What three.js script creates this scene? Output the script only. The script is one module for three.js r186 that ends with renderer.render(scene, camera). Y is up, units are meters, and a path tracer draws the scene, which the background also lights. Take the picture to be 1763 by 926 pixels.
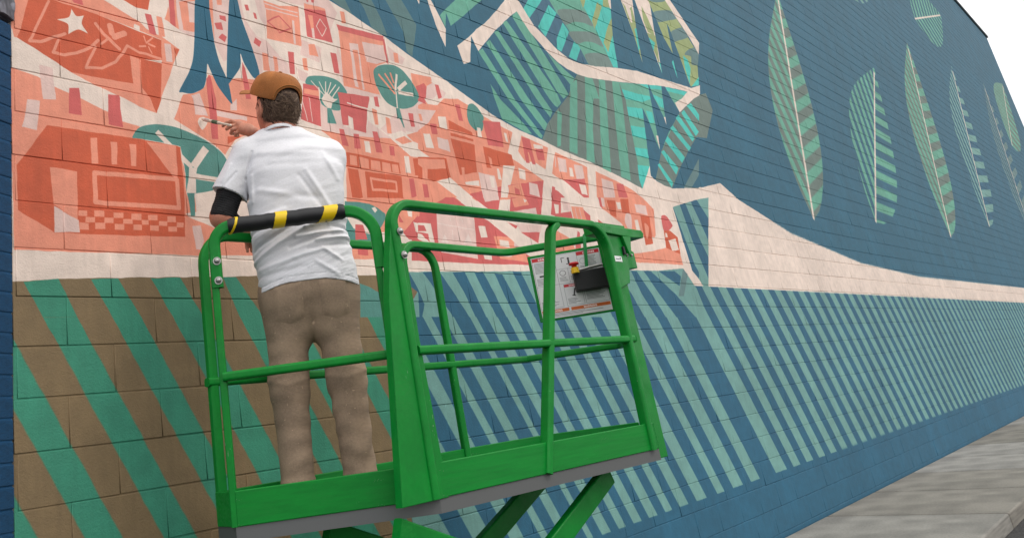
import * as THREE from 'three';
import { mergeGeometries, mergeVertices } from 'three/addons/utils/BufferGeometryUtils.js';
import { RoundedBoxGeometry } from 'three/addons/geometries/RoundedBoxGeometry.js';

// ------------------------------------------------------------------ camera, sky, sun, exposure
const scene = new THREE.Scene();
const camera = new THREE.PerspectiveCamera(2 * Math.atan(463 / 1329.3) * 180 / Math.PI, 1763 / 926, 0.05, 400);
{ // a hand-held camera, looking up along the wall and rolled a little clockwise
  const m = new THREE.Matrix4().makeBasis(
    new THREE.Vector3(0.747801, -0.132393, 0.650588),
    new THREE.Vector3(-0.095901, 0.948100, 0.303167),
    new THREE.Vector3(-0.656960, -0.289101, 0.696294));
  camera.quaternion.setFromRotationMatrix(m);
  camera.position.set(-1.45735, 1.45219, 3.09608);
  camera.setViewOffset(1763, 926, 281.5, 118, 1763, 926);
  camera.updateMatrixWorld(true);
}
const renderer = new THREE.WebGLRenderer();
renderer.toneMapping = THREE.LinearToneMapping;
renderer.toneMappingExposure = 0.84;
renderer.shadowMap.enabled = true;

// seeded noise
function rng(seed) { let s = seed >>> 0; return () => { s = (s + 0x6D2B79F5) >>> 0; let t = s; t = Math.imul(t ^ (t >>> 15), t | 1); t ^= t + Math.imul(t ^ (t >>> 7), t | 61); return ((t ^ (t >>> 14)) >>> 0) / 4294967296; }; }
function hash3(x, y, z) { let h = Math.imul(x, 374761393) ^ Math.imul(y, 668265263) ^ Math.imul(z, 1274126177); h = Math.imul(h ^ (h >>> 13), 1274126177); return ((h ^ (h >>> 16)) >>> 0) / 4294967296; }
const sm = (t) => t * t * (3 - 2 * t), mix = (a, b, t) => a + (b - a) * t;
function noise3(x, y, z) {
  const X = Math.floor(x), Y = Math.floor(y), Z = Math.floor(z), u = sm(x - X), v = sm(y - Y), w = sm(z - Z);
  const g = (i, j, k) => hash3(X + i, Y + j, Z + k);
  return mix(mix(mix(g(0, 0, 0), g(1, 0, 0), u), mix(g(0, 1, 0), g(1, 1, 0), u), v), mix(mix(g(0, 0, 1), g(1, 0, 1), u), mix(g(0, 1, 1), g(1, 1, 1), u), v), w) * 2 - 1;
}
const fbm = (x, y, z, o = 4) => { let a = 0, s = 0.5; for (let i = 0; i < o; i++) { a += s * noise3(x, y, z); x *= 2.03; y *= 2.03; z *= 2.03; s *= 0.5; } return a; };

{ // bright, even cloud cover
  const W = 512, H = 256, d = new Float32Array(W * H * 4);
  for (let j = 0; j < H; j++) for (let i = 0; i < W; i++) {
    const el = (j + 0.5) / H * Math.PI - Math.PI / 2, az = i / W * 2 * Math.PI;
    const s = Math.sin(el), c = Math.cos(el);
    const cl = fbm(c * Math.cos(az) * 3 + 7, s * 5, c * Math.sin(az) * 3 + 3, 5);
    const L = (s < 0 ? 0.55 : 1.0 + 0.75 * s) * (1 + 0.22 * cl) * 1.28;
    const k = (j * W + i) * 4;
    d[k] = L * 1.0; d[k + 1] = L * 0.997; d[k + 2] = L * 1.0; d[k + 3] = 1;
  }
  const t = new THREE.DataTexture(d, W, H, THREE.RGBAFormat, THREE.FloatType);
  t.mapping = THREE.EquirectangularReflectionMapping; t.magFilter = THREE.LinearFilter; t.minFilter = THREE.LinearFilter; t.needsUpdate = true;
  scene.background = t; scene.environment = t;
}
const sun = new THREE.DirectionalLight(0xfff4e6, 1.1);
sun.position.set(6, 13, 9); sun.target.position.set(1.5, 2, 0);
sun.castShadow = true; sun.shadow.radius = 30; sun.shadow.mapSize.set(2048, 2048);
Object.assign(sun.shadow.camera, { left: -14, right: 14, top: 14, bottom: -14, near: 0.5, far: 60 });
scene.add(sun, sun.target);

// ------------------------------------------------------------------ helpers
const V = (x, y, z) => new THREE.Vector3(x, y, z);
const names = {};
function numbered(n) { const k = (names[n] = (names[n] ?? -1) + 1); return k ? n + '_' + String(k).padStart(3, '0') : n; }
function mesh(name, geo, mat, parent) { const m = new THREE.Mesh(geo, mat); m.name = name; m.castShadow = m.receiveShadow = true; if (parent) parent.add(m); return m; }
function thing(name, label, category, pos = [0, 0, 0], group) {
  const g = new THREE.Group(); g.name = numbered(name); g.position.set(...pos); g.userData = { label, category };
  if (group) g.userData.group = group;
  scene.add(g); return g;
}
const rgb = (r, g, b) => new THREE.Color().setRGB(r / 255, g / 255, b / 255, THREE.SRGBColorSpace);
const std = (color, roughness = 0.7, extra = {}) => new THREE.MeshStandardMaterial({ color, roughness, ...extra });
function dataTex(n, fn, srgb = false, rep = true) {
  const d = new Uint8Array(n * n * 4);
  for (let j = 0; j < n; j++) for (let i = 0; i < n; i++) { const v = fn(i / n, j / n), k = (j * n + i) * 4; const a = Array.isArray(v) ? v : [v, v, v]; d[k] = a[0] * 255; d[k + 1] = a[1] * 255; d[k + 2] = a[2] * 255; d[k + 3] = 255; }
  const t = new THREE.DataTexture(d, n, n); t.wrapS = t.wrapT = THREE.RepeatWrapping; t.magFilter = THREE.LinearFilter; t.minFilter = THREE.LinearMipmapLinearFilter; t.generateMipmaps = true;
  if (srgb) t.colorSpace = THREE.SRGBColorSpace; t.needsUpdate = true; return t;
}
const clamp01 = (x) => Math.max(0, Math.min(1, x));
// noise that repeats every `p` cells
const tn = (x, y, p, s) => { const f = (i, j) => hash3(((i % p) + p) % p, ((j % p) + p) % p, s), X = Math.floor(x), Y = Math.floor(y), u = sm(x - X), v = sm(y - Y); return mix(mix(f(X, Y), f(X + 1, Y), u), mix(f(X, Y + 1), f(X + 1, Y + 1), u), v); };
const blockBump = dataTex(1024, (u, v) => {
  let h = 0.5 + 0.22 * (tn(u * 48, v * 48, 48, 1) - 0.5) + 0.34 * (tn(u * 110, v * 110, 110, 2) - 0.5) + 0.3 * (tn(u * 230, v * 230, 230, 3) - 0.5);
  const p = tn(u * 64, v * 64, 64, 9); if (p > 0.93) h -= (p - 0.93) * 4.5;          // open pores of the block
  const q = tn(u * 150, v * 150, 150, 12); if (q > 0.9) h -= (q - 0.9) * 2.5;
  return clamp01(h);
});
const MURAL = [
['f','na',1530,4080,1692,4042,1797,4006,1984,3950,2194,3867,2299,3831,2542,3751,2807,3651,3019,3576,3088,3554,3333,3496,3642,3462,3834,3432,4249,3370,4616,3313,5110,3221,5356,3460,5341,3368,5424,3331,5555,3304,5719,3290,6275,3362,6447,3386,7236,3557,9554,7098,1574,4351],
['f','gt',1534,4096,1674,4139,1726,4029,1691,4041],
['f','gt',1795,4177,1925,4217,1994,4074,2029,3954,1960,3953,1888,3984,1845,4111],
['f','gt',2061,4258,2228,4310,2349,4132,2317,4039,2244,3854,2198,3884,2199,4032],
['f','cr',2395,4379,2459,4416,2424,4317],
['f','cr',2520,4399,2559,4412,2676,4187,2633,4027,2567,4193],
['f','mi',2894,4514,3245,4622,2883,4336,2745,4233,2715,4333,2676,4201,2637,4287,2707,4357],
['f','mi',3023,4090,3085,4128,3372,3763,3656,3500,3632,3472,3570,3500,3285,3746],
['f','mi',3150,4196,3204,4236,3574,3804,3765,3620,3703,3549,3453,3780],
['f','mi',3288,4326,3348,4358,3793,3848,3882,3750,3826,3688,3682,3826],
['f','mi',3436,4449,3500,4489,4021,3938,4046,3859,3972,3806,3935,3818,3875,3864],
['f','mi',3590,4557,3678,4627,3816,4479,4091,4128,4209,3972,4105,3910,4029,3960],
['f','mi',4016,4323,4140,4261,4279,4196,4388,4153,4281,4073,4117,4200],
['f','mi',3095,3833,3179,3725,3435,3558,3510,3490,3425,3487,3152,3552,3110,3711],
['f','go',4440,4222,4633,4225,5187,4301,5230,4136,5167,3582,5110,3221,4616,3313,4249,3370,3830,3422,3635,3461,3763,3615,3928,3759,4207,3967,4281,4073],
['f','mi',4558,4222,4688,4230,4723,4034,4606,4011,4473,3984],
['f','mi',4263,4069,4411,4168,4335,3956,4335,3956,4119,3409,4005,3421,4207,3931,4230,3961],
['f','mi',4468,3983,4612,4012,4468,3678,4367,3368,4241,3369,4390,3765],
['f','mi',4804,4248,4914,4258,4856,4061,4856,4061,4606,3311,4484,3330,4585,3668,4723,4034],
['f','mi',5052,4280,5187,4301,5156,4121,5017,4093,5165,4123,4924,3271,4768,3292,4922,3860],
['f','mi',3960,3775,4021,3762,3893,3451,3833,3430],
['f','mi',5187,4301,5607,4372,6087,4453,6723,4517,6517,4393,6324,4306,6377,4206,5705,3673,5333,3373,5110,3221,5156,3560,5230,4136],
['f','tq',5205,4232,5526,4248,5795,4273,5830,4256,5574,4172,5230,4136],
['f','tq',5609,4375,6089,4457,6723,4517,6612,4452,6137,4416,5795,4362],
['f','tq',5220,4051,5530,4091,5509,3976,5202,3956],
['f','tq',5197,3853,5477,3881,5443,3754,5178,3749],
['f','tq',5160,3629,5410,3651,5396,3551,5155,3549],
['f','tq',5135,3454,5366,3467,5110,3221,5090,3301],
['f','tq',5593,4082,5724,4090,5720,3974,5611,3950],
['f','tq',5783,4294,5856,4309,6054,4301,6017,4186,5930,4193,5884,4255],
['f','na',5537,4106,5608,3943,5645,3764,5678,3682,5709,3847,5769,4244,5809,4442,5866,4263,5962,4081,5973,3996,6001,4112,6024,4199,6054,4301,6133,4549,6274,4345,6377,4206,6241,4108,5953,3893,5705,3673,5522,3482,5410,3345,5341,3368,5391,3551,5447,3766],
['f','cr',5962,4081,6002,4089,5974,3993],
['f','cr',5674,3831,5721,3838,5680,3682],
['f','cr',5369,3473,5336,3368,5424,3331,5554,3301,5371,3188,5109,3219],
['f','go',6377,4206,6844,4459,6988,4527,7236,4610,7291,4404,6897,3999,6628,3968,6363,3794,5721,3293,5554,3301,5414,3343,5705,3673,6241,4108],
['f','tq',6605,4330,6739,4387,6864,4271,6814,4186],
['f','tq',6418,4213,6505,4261,6732,4047,6617,3978],
['f','tq',6239,4117,6330,4173,6573,3947,6489,3895],
['f','tq',6040,3972,6120,4015,6418,3814,6342,3765],
['f','tq',5849,3802,5929,3870,6202,3677,6095,3602],
['f','tq',5694,3660,5754,3691,5983,3532,5889,3451],
['f','tq',5539,3504,5588,3529,5773,3351,5713,3300],
['f','na',6700,3992,6410,3813,6065,3577,5719,3290,5979,3319,6551,3738],
['f','gb',6536,3712,5974,3323,6329,3361],
['f','na',6477,3550,6161,3349,6332,3365],
['f','nv',3729,4761,4274,4928,4342,4806,4390,4754,4605,4507,4680,4384,4493,4356,4342,4362,4190,4397,4201,4426,4049,4480,3903,4554,3795,4688],
['f','tq',3906,4815,4142,4887,3853,4612,3795,4688],
['f','tq',4222,4852,4328,4802,4047,4485,3964,4561],
['f','tq',4218,4504,4394,4721,4468,4645,4255,4396,4192,4401],
['f','tq',4527,4574,4613,4525,4475,4355,4363,4372],
['f','mi',4243,4924,4403,4973,4814,5099,4990,4821,5148,4452,4785,4376,4676,4375,4605,4507,4390,4754,4328,4802],
['c','gy',4351,4830,4472,4883,4748,4956,4879,4962,4961,4841,4788,4828,4611,4789,4442,4712,4375,4761],
['c','gy',4463,4642,4647,4701,4908,4761,5005,4744,5062,4645,4878,4643,4719,4613,4570,4550,4495,4582],
['c','gy',4659,4464,4850,4531,5051,4563,5129,4542,5146,4449,4744,4364,4680,4384],
['f','tq',4814,5099,5420,5285,5426,5195,5308,4837,5242,4465,5148,4452,4990,4821],
['f','ol',4825,5102,4948,5140,4869,5029,4843,5009],
['f','ol',5163,5164,5236,5138,5155,5031,4972,4813,4956,4898],
['f','ol',5308,5251,5425,5287,5400,5172,5262,5144],
['f','ol',5377,5047,5342,4881,5123,4603,5080,4695,5236,4900],
['f','cr',5406,5281,5484,5305,5438,5162,5400,5172],
['f','cr',5691,5368,6846,5723,6580,5216,6210,4622,5807,4652],
['f','ol',5718,5332,5766,5296,5789,5114,5824,5118,5865,5275,5853,5297,5918,5342,5907,5223,5901,5095,5840,4830,5804,4645,5783,4964],
['f','tq',5837,5052,5900,5080,5840,4830,5794,4782],
['f','ol',6159,5420,6223,5314,6286,5137,6279,5089,6138,5097,6108,5229],
['f','ol',6108,5082,6314,5099,6210,4735,6133,4993],
['f','tq',6123,5029,6246,4997,6152,4872],
['f','tq',6198,4757,6238,4754,6210,4610],
['f','ol',6364,5575,6861,5727,6985,5547,7325,5165,7103,4677,6867,4611,6511,5131],
['c','gb',6396,5591,6835,5726,6824,5681,6577,5590,6429,5561],
['c','gb',6432,5425,6899,5581,7026,5517,6789,5422,6443,5304],
['c','gb',6740,5259,7128,5423,7205,5322,6863,5181,6721,5131],
['c','gb',6948,5030,7131,5144,7396,5224,7254,4981,7071,4935,7114,5044],
['f','tq',6894,5003,6995,4974,7007,4869,6856,4638,6851,4833],
['f','tq',6495,4802,6598,4878,6571,4637],
['f','tq',6889,4619,7175,4800,7103,4677],
['f','na',5473,5301,5696,5370,5783,4964,5807,4652,5840,4830,5881,5077,5944,5311,5977,5456,6029,5472,6112,5090,6210,4622,6283,4968,6317,5197,6391,5509,6511,5131,6565,4636,6634,4992,6694,5361,6730,5310,6800,4927,6858,4609,6136,4548,5637,4522,5242,4465,5308,4837],
['f','cr',6816,5713,6963,5759,7478,5316,7371,5134,7233,5322,6985,5547],
['f','na',6963,5759,8166,6128,7632,5241,7478,5316],
['f','cr',3560,4714,3728,4766,3795,4688,3903,4554,4049,4480,4190,4397,4338,4350,4505,4343,4785,4376,5198,4456,5637,4522,6138,4551,6583,4579,6870,4595,7133,4684,7053,4548,6844,4459,6379,4209,6326,4309,6517,4393,6731,4521,6413,4492,6088,4454,5609,4375,5125,4293,4632,4223,4454,4215,4292,4230,4142,4267,4000,4344,3812,4468,3679,4628,3519,4512,3299,4339,3023,4090,2970,4204,2895,3969,2811,3930,2774,4072,2960,4206,3061,4293,3175,4371,3391,4554],
['f','sa',-412,3358,-397,3502,-329,3523,-385,3306,-400,3306],
['f','te',-334,3522,-250,3548,-16,3532,207,3494,326,3480,320,3367,198,3338,147,3351,158,3199,23,3192,-145,3192,-387,3307,-371,3359],
['f','sa',-250,3548,10,3628,173,3562,211,3555,243,3522,330,3500,425,3452,405,3406,317,3342,326,3482,208,3500,-16,3532],
['f','te',110,3659,277,3710,262,3633,215,3632,194,3629],
['f','ro',-139,3582,-89,3597,-77,3559,-123,3560],
['f','sa',-145,3192,158,3199,147,3351,198,3341,317,3342,406,3412,304,3155,303,3148,269,3064,183,3082,107,3109,-46,3153],
['f','te',201,3343,317,3347,300,3148,303,3148,269,3064,242,3136,222,3164,202,3188],
['f','te',392,3453,425,3451,405,3409],
['f','pk',340,3465,376,3469,381,3370,345,3364],
['c','cr',-138,3522,-137,3522,-115,3492,-80,3504,-79,3503,-90,3458,-63,3416,-64,3414,-109,3422,-155,3386,-156,3387,-157,3437,-203,3447,-203,3450,-152,3475],
['s12','sl',-243,3532,-332,3306],
['s15','sl',-332,3303,-283,3313,-224,3350,-172,3385],
['s13','sl',-201,3345,-230,3273],
['s15','sl',-230,3272,-177,3273,-117,3295,-49,3345,-12,3390],
['s13','sl',-25,3351,-78,3233],
['s14','sl',-78,3230,-1,3245,71,3295,111,3351,136,3401,200,3378,235,3379,310,3373],
['s17','sl',-21,3479,15,3433],
['s31','sl',52,3487,59,3448],
['s30','sl',72,3431,125,3465],
['s18','sl',12,3435,93,3373],
['s12','sl',5,3375,35,3410],
['s10','sl',203,3414,235,3423],
['s7','sl',228,3475,236,3449],
['s9','sl',276,3478,240,3441],
['s11','sl',253,3439,287,3432],
['s7','sl',252,3422,269,3391],
['f','cr',180,3531,209,3527,208,3500,176,3508],
['f','sa',-416,3156,-300,3134,-230,3102,-163,3084,-104,3067,21,3024,88,2990,177,2977,206,2906,367,2909,403,2802,404,2667,411,2646,449,2650,449,2579,390,2563,417,2544,567,2496,645,2530,761,2483,1254,2514,1680,2544,1610,2398,1456,2390,994,2377,749,2374,464,2359,141,2354,-393,2338,-407,2338],
['f','pk',-294,3195,-233,3191,-222,3043,-222,3039,-274,3033,-278,3032,-289,3136],
['f','pk',-345,3016,-292,3019,-306,2877,-369,2882],
['f','ro',-160,3109,-115,3118,-109,3066,-105,2985,-166,2984,-164,3055],
['f','ro',25,3115,81,3121,85,3105,84,3049,91,2958,21,2962,24,3092],
['c','tg',137,2913,152,2947,177,2974,222,2994,279,3007,366,3008,454,2991,537,2964,597,2933,644,2890,674,2809,629,2740,556,2699,463,2674,407,2667,406,2769,392,2890,368,2911,173,2915],
['f','tg',407,2670,448,2675,441,2557,418,2554,411,2646],
['s27','cr',265,2968,448,2805],
['s39','cr',535,2922,454,2809],
['f','cr',430,2803,475,2806,462,2760,457,2673,405,2670,422,2749],
['s28','cr',453,2764,605,2757],
['f','te',-266,2909,-41,2911,173,2913,366,2910,390,2903,392,2674,379,2446,145,2435,-132,2428,-239,2424,-390,2508,-393,2706,-355,2761],
['f','sa',206,2906,367,2909,361,2744,339,2742],
['f','sa',-69,2881,-38,2886,-38,2762,-68,2757],
['f','sa',25,2877,59,2880,53,2769,27,2765],
['f','sa',119,2879,154,2882,148,2771,124,2770],
['f','sa',-254,2715,-136,2711,-138,2486,-244,2547],
['f','pk',-243,2541,-133,2485,-132,2433,-240,2425],
['m22','sa',-55,2715,356,2732,357,2588,-56,2576],
['f','sa',-134,2531,-96,2533,-97,2508,-135,2505],
['f','sa',-64,2537,-18,2541,-19,2512,-65,2509],
['f','sa',24,2536,73,2539,71,2514,23,2511],
['f','sa',111,2538,161,2542,159,2511,109,2508],
['f','sa',-104,2505,-61,2507,-62,2483,-105,2480],
['f','sa',-19,2509,23,2512,22,2486,-20,2483],
['f','sa',69,2509,115,2512,114,2489,67,2487],
['f','sa',-131,2476,-91,2478,-92,2448,-132,2446],
['f','sa',-62,2481,-15,2484,-16,2456,-63,2453],
['f','sa',27,2484,72,2486,71,2459,26,2456],
['f','sa',116,2486,158,2488,156,2462,115,2460],
['f','sa',194,2540,240,2543,238,2517,192,2515],
['f','sa',292,2541,337,2544,335,2515,290,2512],
['f','sa',160,2513,195,2515,193,2491,159,2489],
['f','sa',246,2514,290,2516,289,2494,245,2492],
['f','sa',340,2515,377,2517,375,2493,338,2491],
['f','sa',199,2490,245,2492,243,2466,197,2464],
['f','sa',294,2492,339,2494,337,2469,292,2467],
['f','pk',422,2504,470,2511,480,2431,462,2388,433,2389],
['f','br',-414,2208,-223,2224,-19,2235,134,2242,456,2255,568,2258,759,2270,1563,2299,1949,2312,1891,2061,-438,2070],
['f','gn',-371,2209,-229,2224,-156,2066,-295,2067],
['f','gn',-90,2226,32,2236,130,2065,-2,2066],
['f','gn',188,2241,337,2248,444,2064,285,2065],
['f','gn',568,2258,644,2261,782,2063,644,2064],
['f','gn',833,2269,921,2275,1008,2062,893,2063],
['f','ro',385,3743,417,3753,416,3578,382,3594],
['f','sa',417,3753,432,3757,433,3569,415,3578],
['f','sa',353,3608,380,3691,386,3595],
['f','ro',243,3610,278,3611,298,3500,260,3502],
['f','sa',308,3613,338,3613,349,3504,312,3498],
['f','sa',209,3530,232,3522,253,3506,208,3506],
['f','pk',429,3756,553,3795,522,3544,434,3564,427,3647],
['f','sa',447,3740,552,3785,532,3582,458,3574],
['f','pk',497,3755,552,3775,536,3636,498,3633],
['f','pk',628,3818,777,3864,718,3463,693,3444,643,3553],
['f','sa',627,3817,656,3826,645,3553,632,3746],
['f','sa',681,3834,716,3845,713,3799,683,3793],
['f','ro',691,3730,732,3735,732,3699,692,3704],
['f','ro',655,3670,700,3686,707,3642,666,3637],
['f','ro',700,3617,729,3602,712,3566,673,3587],
['f','pk',817,3876,847,3885,861,3752,934,3663,999,3653,1078,3584,1072,3538,1006,3532,892,3551],
['f','pk',945,3915,1019,3938,1009,3738,970,3783],
['f','ro',871,3848,894,3854,901,3818,878,3812],
['f','ro',926,3815,944,3814,947,3776,929,3778],
['f','ro',922,3653,964,3637,944,3598,906,3615],
['f','pk',892,3551,958,3561,950,3439,920,3425],
['f','sa',959,3568,999,3568,1000,3457,956,3453],
['f','pk',1002,3558,1036,3560,1034,3458,1002,3457],
['f','sa',1036,3567,1075,3559,1083,3476,1035,3465],
['f','sa',428,3198,511,3228,559,3270,585,3343,689,3342,801,3369,879,3382,918,3353,1040,3296,1007,3044,819,3046,720,2999,645,2902,586,2948,456,3009,366,3051,414,3171],
['f','pk',472,3202,523,3225,533,3194,553,3138,563,3104,490,3097,482,3184],
['f','pk',618,3147,810,3146,807,3121,719,3114,621,3115],
['f','pk',707,3192,752,3238,746,3169,704,3161],
['f','ro',571,3315,598,3346,621,3212,619,3151,614,2981,576,2979,572,3202],
['f','ro',812,3472,829,3437,846,3338,847,3257,815,3251,807,3393],
['f','te',672,3009,759,3022,699,2984,667,2961],
['c','cr',500,3060,511,3083,540,3093,557,3073,548,3048,524,3020,507,3038],
['c','nb',551,3807,629,3832,632,3746,643,3553,665,3437,708,3327,719,3232,719,3201,691,3226,638,3293,601,3378,587,3407,574,3328,552,3262,511,3230,472,3211,423,3208,407,3214,470,3330,502,3417,522,3547],
['c','nb',775,3877,821,3877,842,3746,894,3572,924,3426,883,3390,828,3463,807,3523,800,3444,737,3352,700,3312,708,3409,733,3603],
['f','pk',1113,3967,1520,4092,1590,4005,1493,3819,1488,3998,1126,3949],
['f','sa',1009,3917,1122,3915,1275,3958,1260,3684,1215,3681,1090,3673,1004,3668,1020,3853],
['s8','pk',1014,3901,1119,3897,1264,3910],
['s8','pk',1018,3867,1116,3874,1260,3884],
['s16','pk',1219,3846,1208,3686],
['s9','ro',1112,3845,1019,3783,1099,3742],
['s9','ro',1112,3845,1192,3783,1097,3729],
['f','sa',1322,3995,1489,4006,1493,3990,1320,3958],
['f','ro',1340,4037,1365,4044,1358,4014,1345,4012],
['f','ro',1380,4049,1411,4059,1402,4019,1384,4020],
['f','ro',1319,3957,1491,3991,1516,3773,1312,3760],
['f','sa',1344,3919,1382,3926,1374,3837,1351,3828],
['f','pk',1354,3831,1374,3837,1376,3767,1356,3766],
['m5','cr',1436,3917,1479,3864,1434,3796,1397,3856],
['f','pk',1497,3992,1584,3996,1512,3870],
['f','sa',1616,4028,1653,4031,1659,3949,1620,3944],
['f','pk',1267,3730,1416,3711,1386,3602,1239,3623],
['f','sa',1312,3709,1364,3723,1382,3643,1314,3638],
['f','pk',1063,3587,1141,3537,1140,3475,1062,3464],
['f','ro',1148,3622,1192,3626,1181,3481,1144,3476],
['f','sa',1250,3601,1284,3610,1286,3526,1253,3525],
['f','pk',1201,3523,1282,3507,1253,3445,1210,3453],
['f','pk',1550,3767,1572,3668,1559,3490,1537,3565,1521,3649],
['f','ro',1484,3698,1530,3702,1537,3564,1494,3561],
['f','sa',1582,3881,1980,3906,1971,3741,1880,3700,1839,3633,1867,3490,1754,3483,1558,3487],
['f','ro',1571,3919,1992,3944,1979,3902,1582,3879],
['f','ro',1975,3908,1994,3929,1994,3735,1978,3743],
['f','pk',1660,3812,1739,3821,1734,3497,1716,3496,1726,3774,1681,3766,1682,3500,1653,3502],
['f','pk',1777,3848,1973,3871,1972,3749,1882,3711,1792,3706],
['f','pk',2013,3878,2096,3843,2168,3820,2131,3767,2012,3774],
['f','sa',2061,3842,2102,3844,2101,3770,2056,3769],
['f','pk',1550,3488,1867,3488,1871,3462,1577,3444],
['f','ro',1231,3432,1349,3442,1341,3356,1347,3344,1330,3176,1181,3198,1216,3331],
['f','sa',1234,3400,1348,3410,1343,3371,1230,3368],
['s6','pk',1208,3330,1231,3197],
['s5','pk',1267,3355,1269,3197],
['f','pk',1346,3343,1509,3348,1503,3214,1690,3193,1725,3285,1859,3217,1916,3198,1648,3160,1328,3157],
['c','tg',1254,3435,1270,3480,1317,3501,1411,3519,1495,3516,1542,3494,1577,3442,1531,3380,1499,3314,1426,3304,1352,3331,1354,3432],
['f','cr',1357,3363,1379,3322,1397,3309,1426,3307,1441,3348,1494,3387,1463,3381,1402,3415,1361,3360],
['f','tg',1397,3307,1427,3311,1454,3215,1385,3210],
['s6','cr',1404,3373,1296,3464],
['s6','cr',1399,3393,1359,3473],
['s7','cr',1395,3385,1411,3485],
['s7','cr',1402,3386,1453,3488],
['s7','cr',1410,3385,1492,3482],
['s7','cr',1437,3375,1520,3471],
['f','ro',1498,3434,1763,3456,1764,3441,1734,3369,1690,3195,1590,3201,1593,3279,1558,3288,1551,3221,1503,3217,1503,3389],
['s9','cr',1565,3373,1745,3364],
['f','pk',2104,3467,2318,3543,2491,3596,2374,3412,2182,3277,2006,3264,1881,3215,1821,3245,1925,3331],
['f','sa',2204,3719,2405,3733,2410,3659,2276,3535,2203,3615],
['f','ro',2229,3629,2319,3670,2342,3644,2296,3500,2240,3528],
['f','pk',2344,3654,2412,3690,2456,3624,2366,3549,2300,3514],
['f','pk',2386,3707,2539,3641,2466,3547,2446,3657],
['f','ro',2435,3686,2472,3690,2484,3594,2443,3573],
['c','tg',1841,3653,1890,3699,1963,3727,2045,3741,2121,3721,2198,3651,2241,3581,2240,3528,2216,3504,2160,3462,2067,3429,1979,3427,1924,3443,1896,3467,1873,3497,1842,3566],
['s17','sa',2014,3526,1880,3639],
['s15','sa',2012,3564,1942,3660],
['s15','sa',2016,3603,1994,3676],
['s18','cr',2019,3550,2056,3679],
['s28','cr',2047,3564,2138,3638],
['s27','cr',2043,3544,2191,3555],
['s10','cr',2024,3551,2008,3418],
['f','tg',1995,3421,2029,3427,2049,3292,1993,3288],
['f','sa',1328,3155,1578,3156,1901,3195,1994,3137,2063,3096,2130,3099,2065,2818,2012,2585,1421,2543,1500,3056],
['f','pk',1963,3331,2012,3355,2058,3250,2012,3265],
['f','ro',1469,3187,1506,3187,1526,3084,1476,3083],
['f','ro',1581,3175,1625,3175,1623,3081,1574,3077],
['f','ro',1746,3217,1790,3220,1808,3080,1753,3079],
['f','ro',1876,3141,1918,3140,1914,3078,1872,3076],
['f','sa',1772,3377,1815,3370,1812,3273,1781,3268],
['f','sa',1884,3339,1921,3334,1920,3230,1879,3227],
['f','ro',1806,3464,1840,3471,1844,3398,1807,3398],
['f','ro',2105,3406,2152,3411,2148,3314,2111,3312],
['f','cr',1660,3139,1707,3143,1706,3066,1661,3066],
['f','cr',2001,3091,2043,3093,2038,2976,1988,2977],
['f','te',1500,3044,1943,3034,1939,2962,1491,2952],
['f','sa',1525,3029,1582,3027,1575,2968,1516,2965],
['f','sa',1599,3026,1674,3024,1670,2960,1591,2960],
['f','sa',1691,3022,1771,3020,1768,2961,1684,2960],
['f','sa',1787,3020,1860,3018,1857,2960,1781,2960],
['f','sa',1873,3016,1930,3018,1928,2964,1867,2962],
['f','te',1493,2944,1577,2941,1583,2768,1556,2758,1498,2759,1498,2759],
['f','te',1633,2938,1941,2945,1926,2803,1939,2798,1636,2773,1618,2771],
['m16','sl',1673,2899,1884,2899,1880,2839,1673,2828],
['f','ro',2009,2940,2053,2942,2055,2817,2004,2811],
['f','te',2078,3083,2129,3093,2100,2969,2073,2966],
['f','sa',1939,3194,2034,3230,2102,3204,2001,3171],
['f','sa',2056,3243,2187,3291,2166,3200,2109,3205],
['f','sa',2219,3485,2397,3568,2663,3621,2800,3581,2931,3531,3247,3458,3138,3279,3177,3238,3529,3109,3460,2962,2055,2774,2065,2818],
['f','cr',2144,3159,2246,3118,2130,3098],
['f','pk',2212,3457,2392,3479,2297,3375,2175,3292],
['f','cr',2296,3548,2502,3589,2419,3524,2320,3513],
['f','ro',2230,3535,2285,3546,2303,3509,2226,3518],
['s28','sa',2220,3423,2223,3370],
['c','tg',2766,3590,2821,3615,2870,3594,2920,3536,2916,3501,2872,3410,2797,3401,2740,3443,2733,3510],
['f','cr',2822,3426,2859,3428,2858,3356,2807,3353],
['f','ro',2902,3495,3117,3520,3099,3316,2914,3304],
['f','te',2511,3429,2749,3377,2754,3353,2622,3360,2499,3361],
['f','te',2504,3336,2752,3326,2747,3307,2503,3312],
['f','te',2498,3291,2752,3282,2718,3070,2528,3026],
['f','sa',2555,3088,2589,3089,2577,3035,2551,3032],
['f','te',2850,3286,3180,3268,3181,3182,2902,3141,2897,3124,2842,3122],
['f','sa',2887,3214,2920,3202,2915,3134,2893,3131],
['f','cr',2403,3437,2488,3449,2481,3354,2400,3358],
['f','cr',2223,3281,2287,3288,2305,3187,2226,3183],
['f','pk',2358,3277,2466,3274,2470,3185,2350,3198],
['f','cr',3137,3441,3169,3438,3167,3363,3140,3367],
['f','cr',2960,3130,2984,3129,2993,3047,2953,3047],
['f','cr',3228,3173,3311,3163,3291,3082,3220,3088],
['f','ro',2615,3570,2669,3577,2675,3450,2628,3446],
['f','ro',2307,3369,2372,3376,2369,3298,2309,3292],
['f','sa',3359,3452,3694,3402,3591,3206,3482,3244,3331,3243,3273,3312],
['f','ro',3355,3438,3459,3441,3470,3230,3428,3228,3412,3324,3398,3322,3394,3230,3346,3228],
['f','cr',3494,3403,3624,3409,3617,3381,3496,3367],
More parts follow.
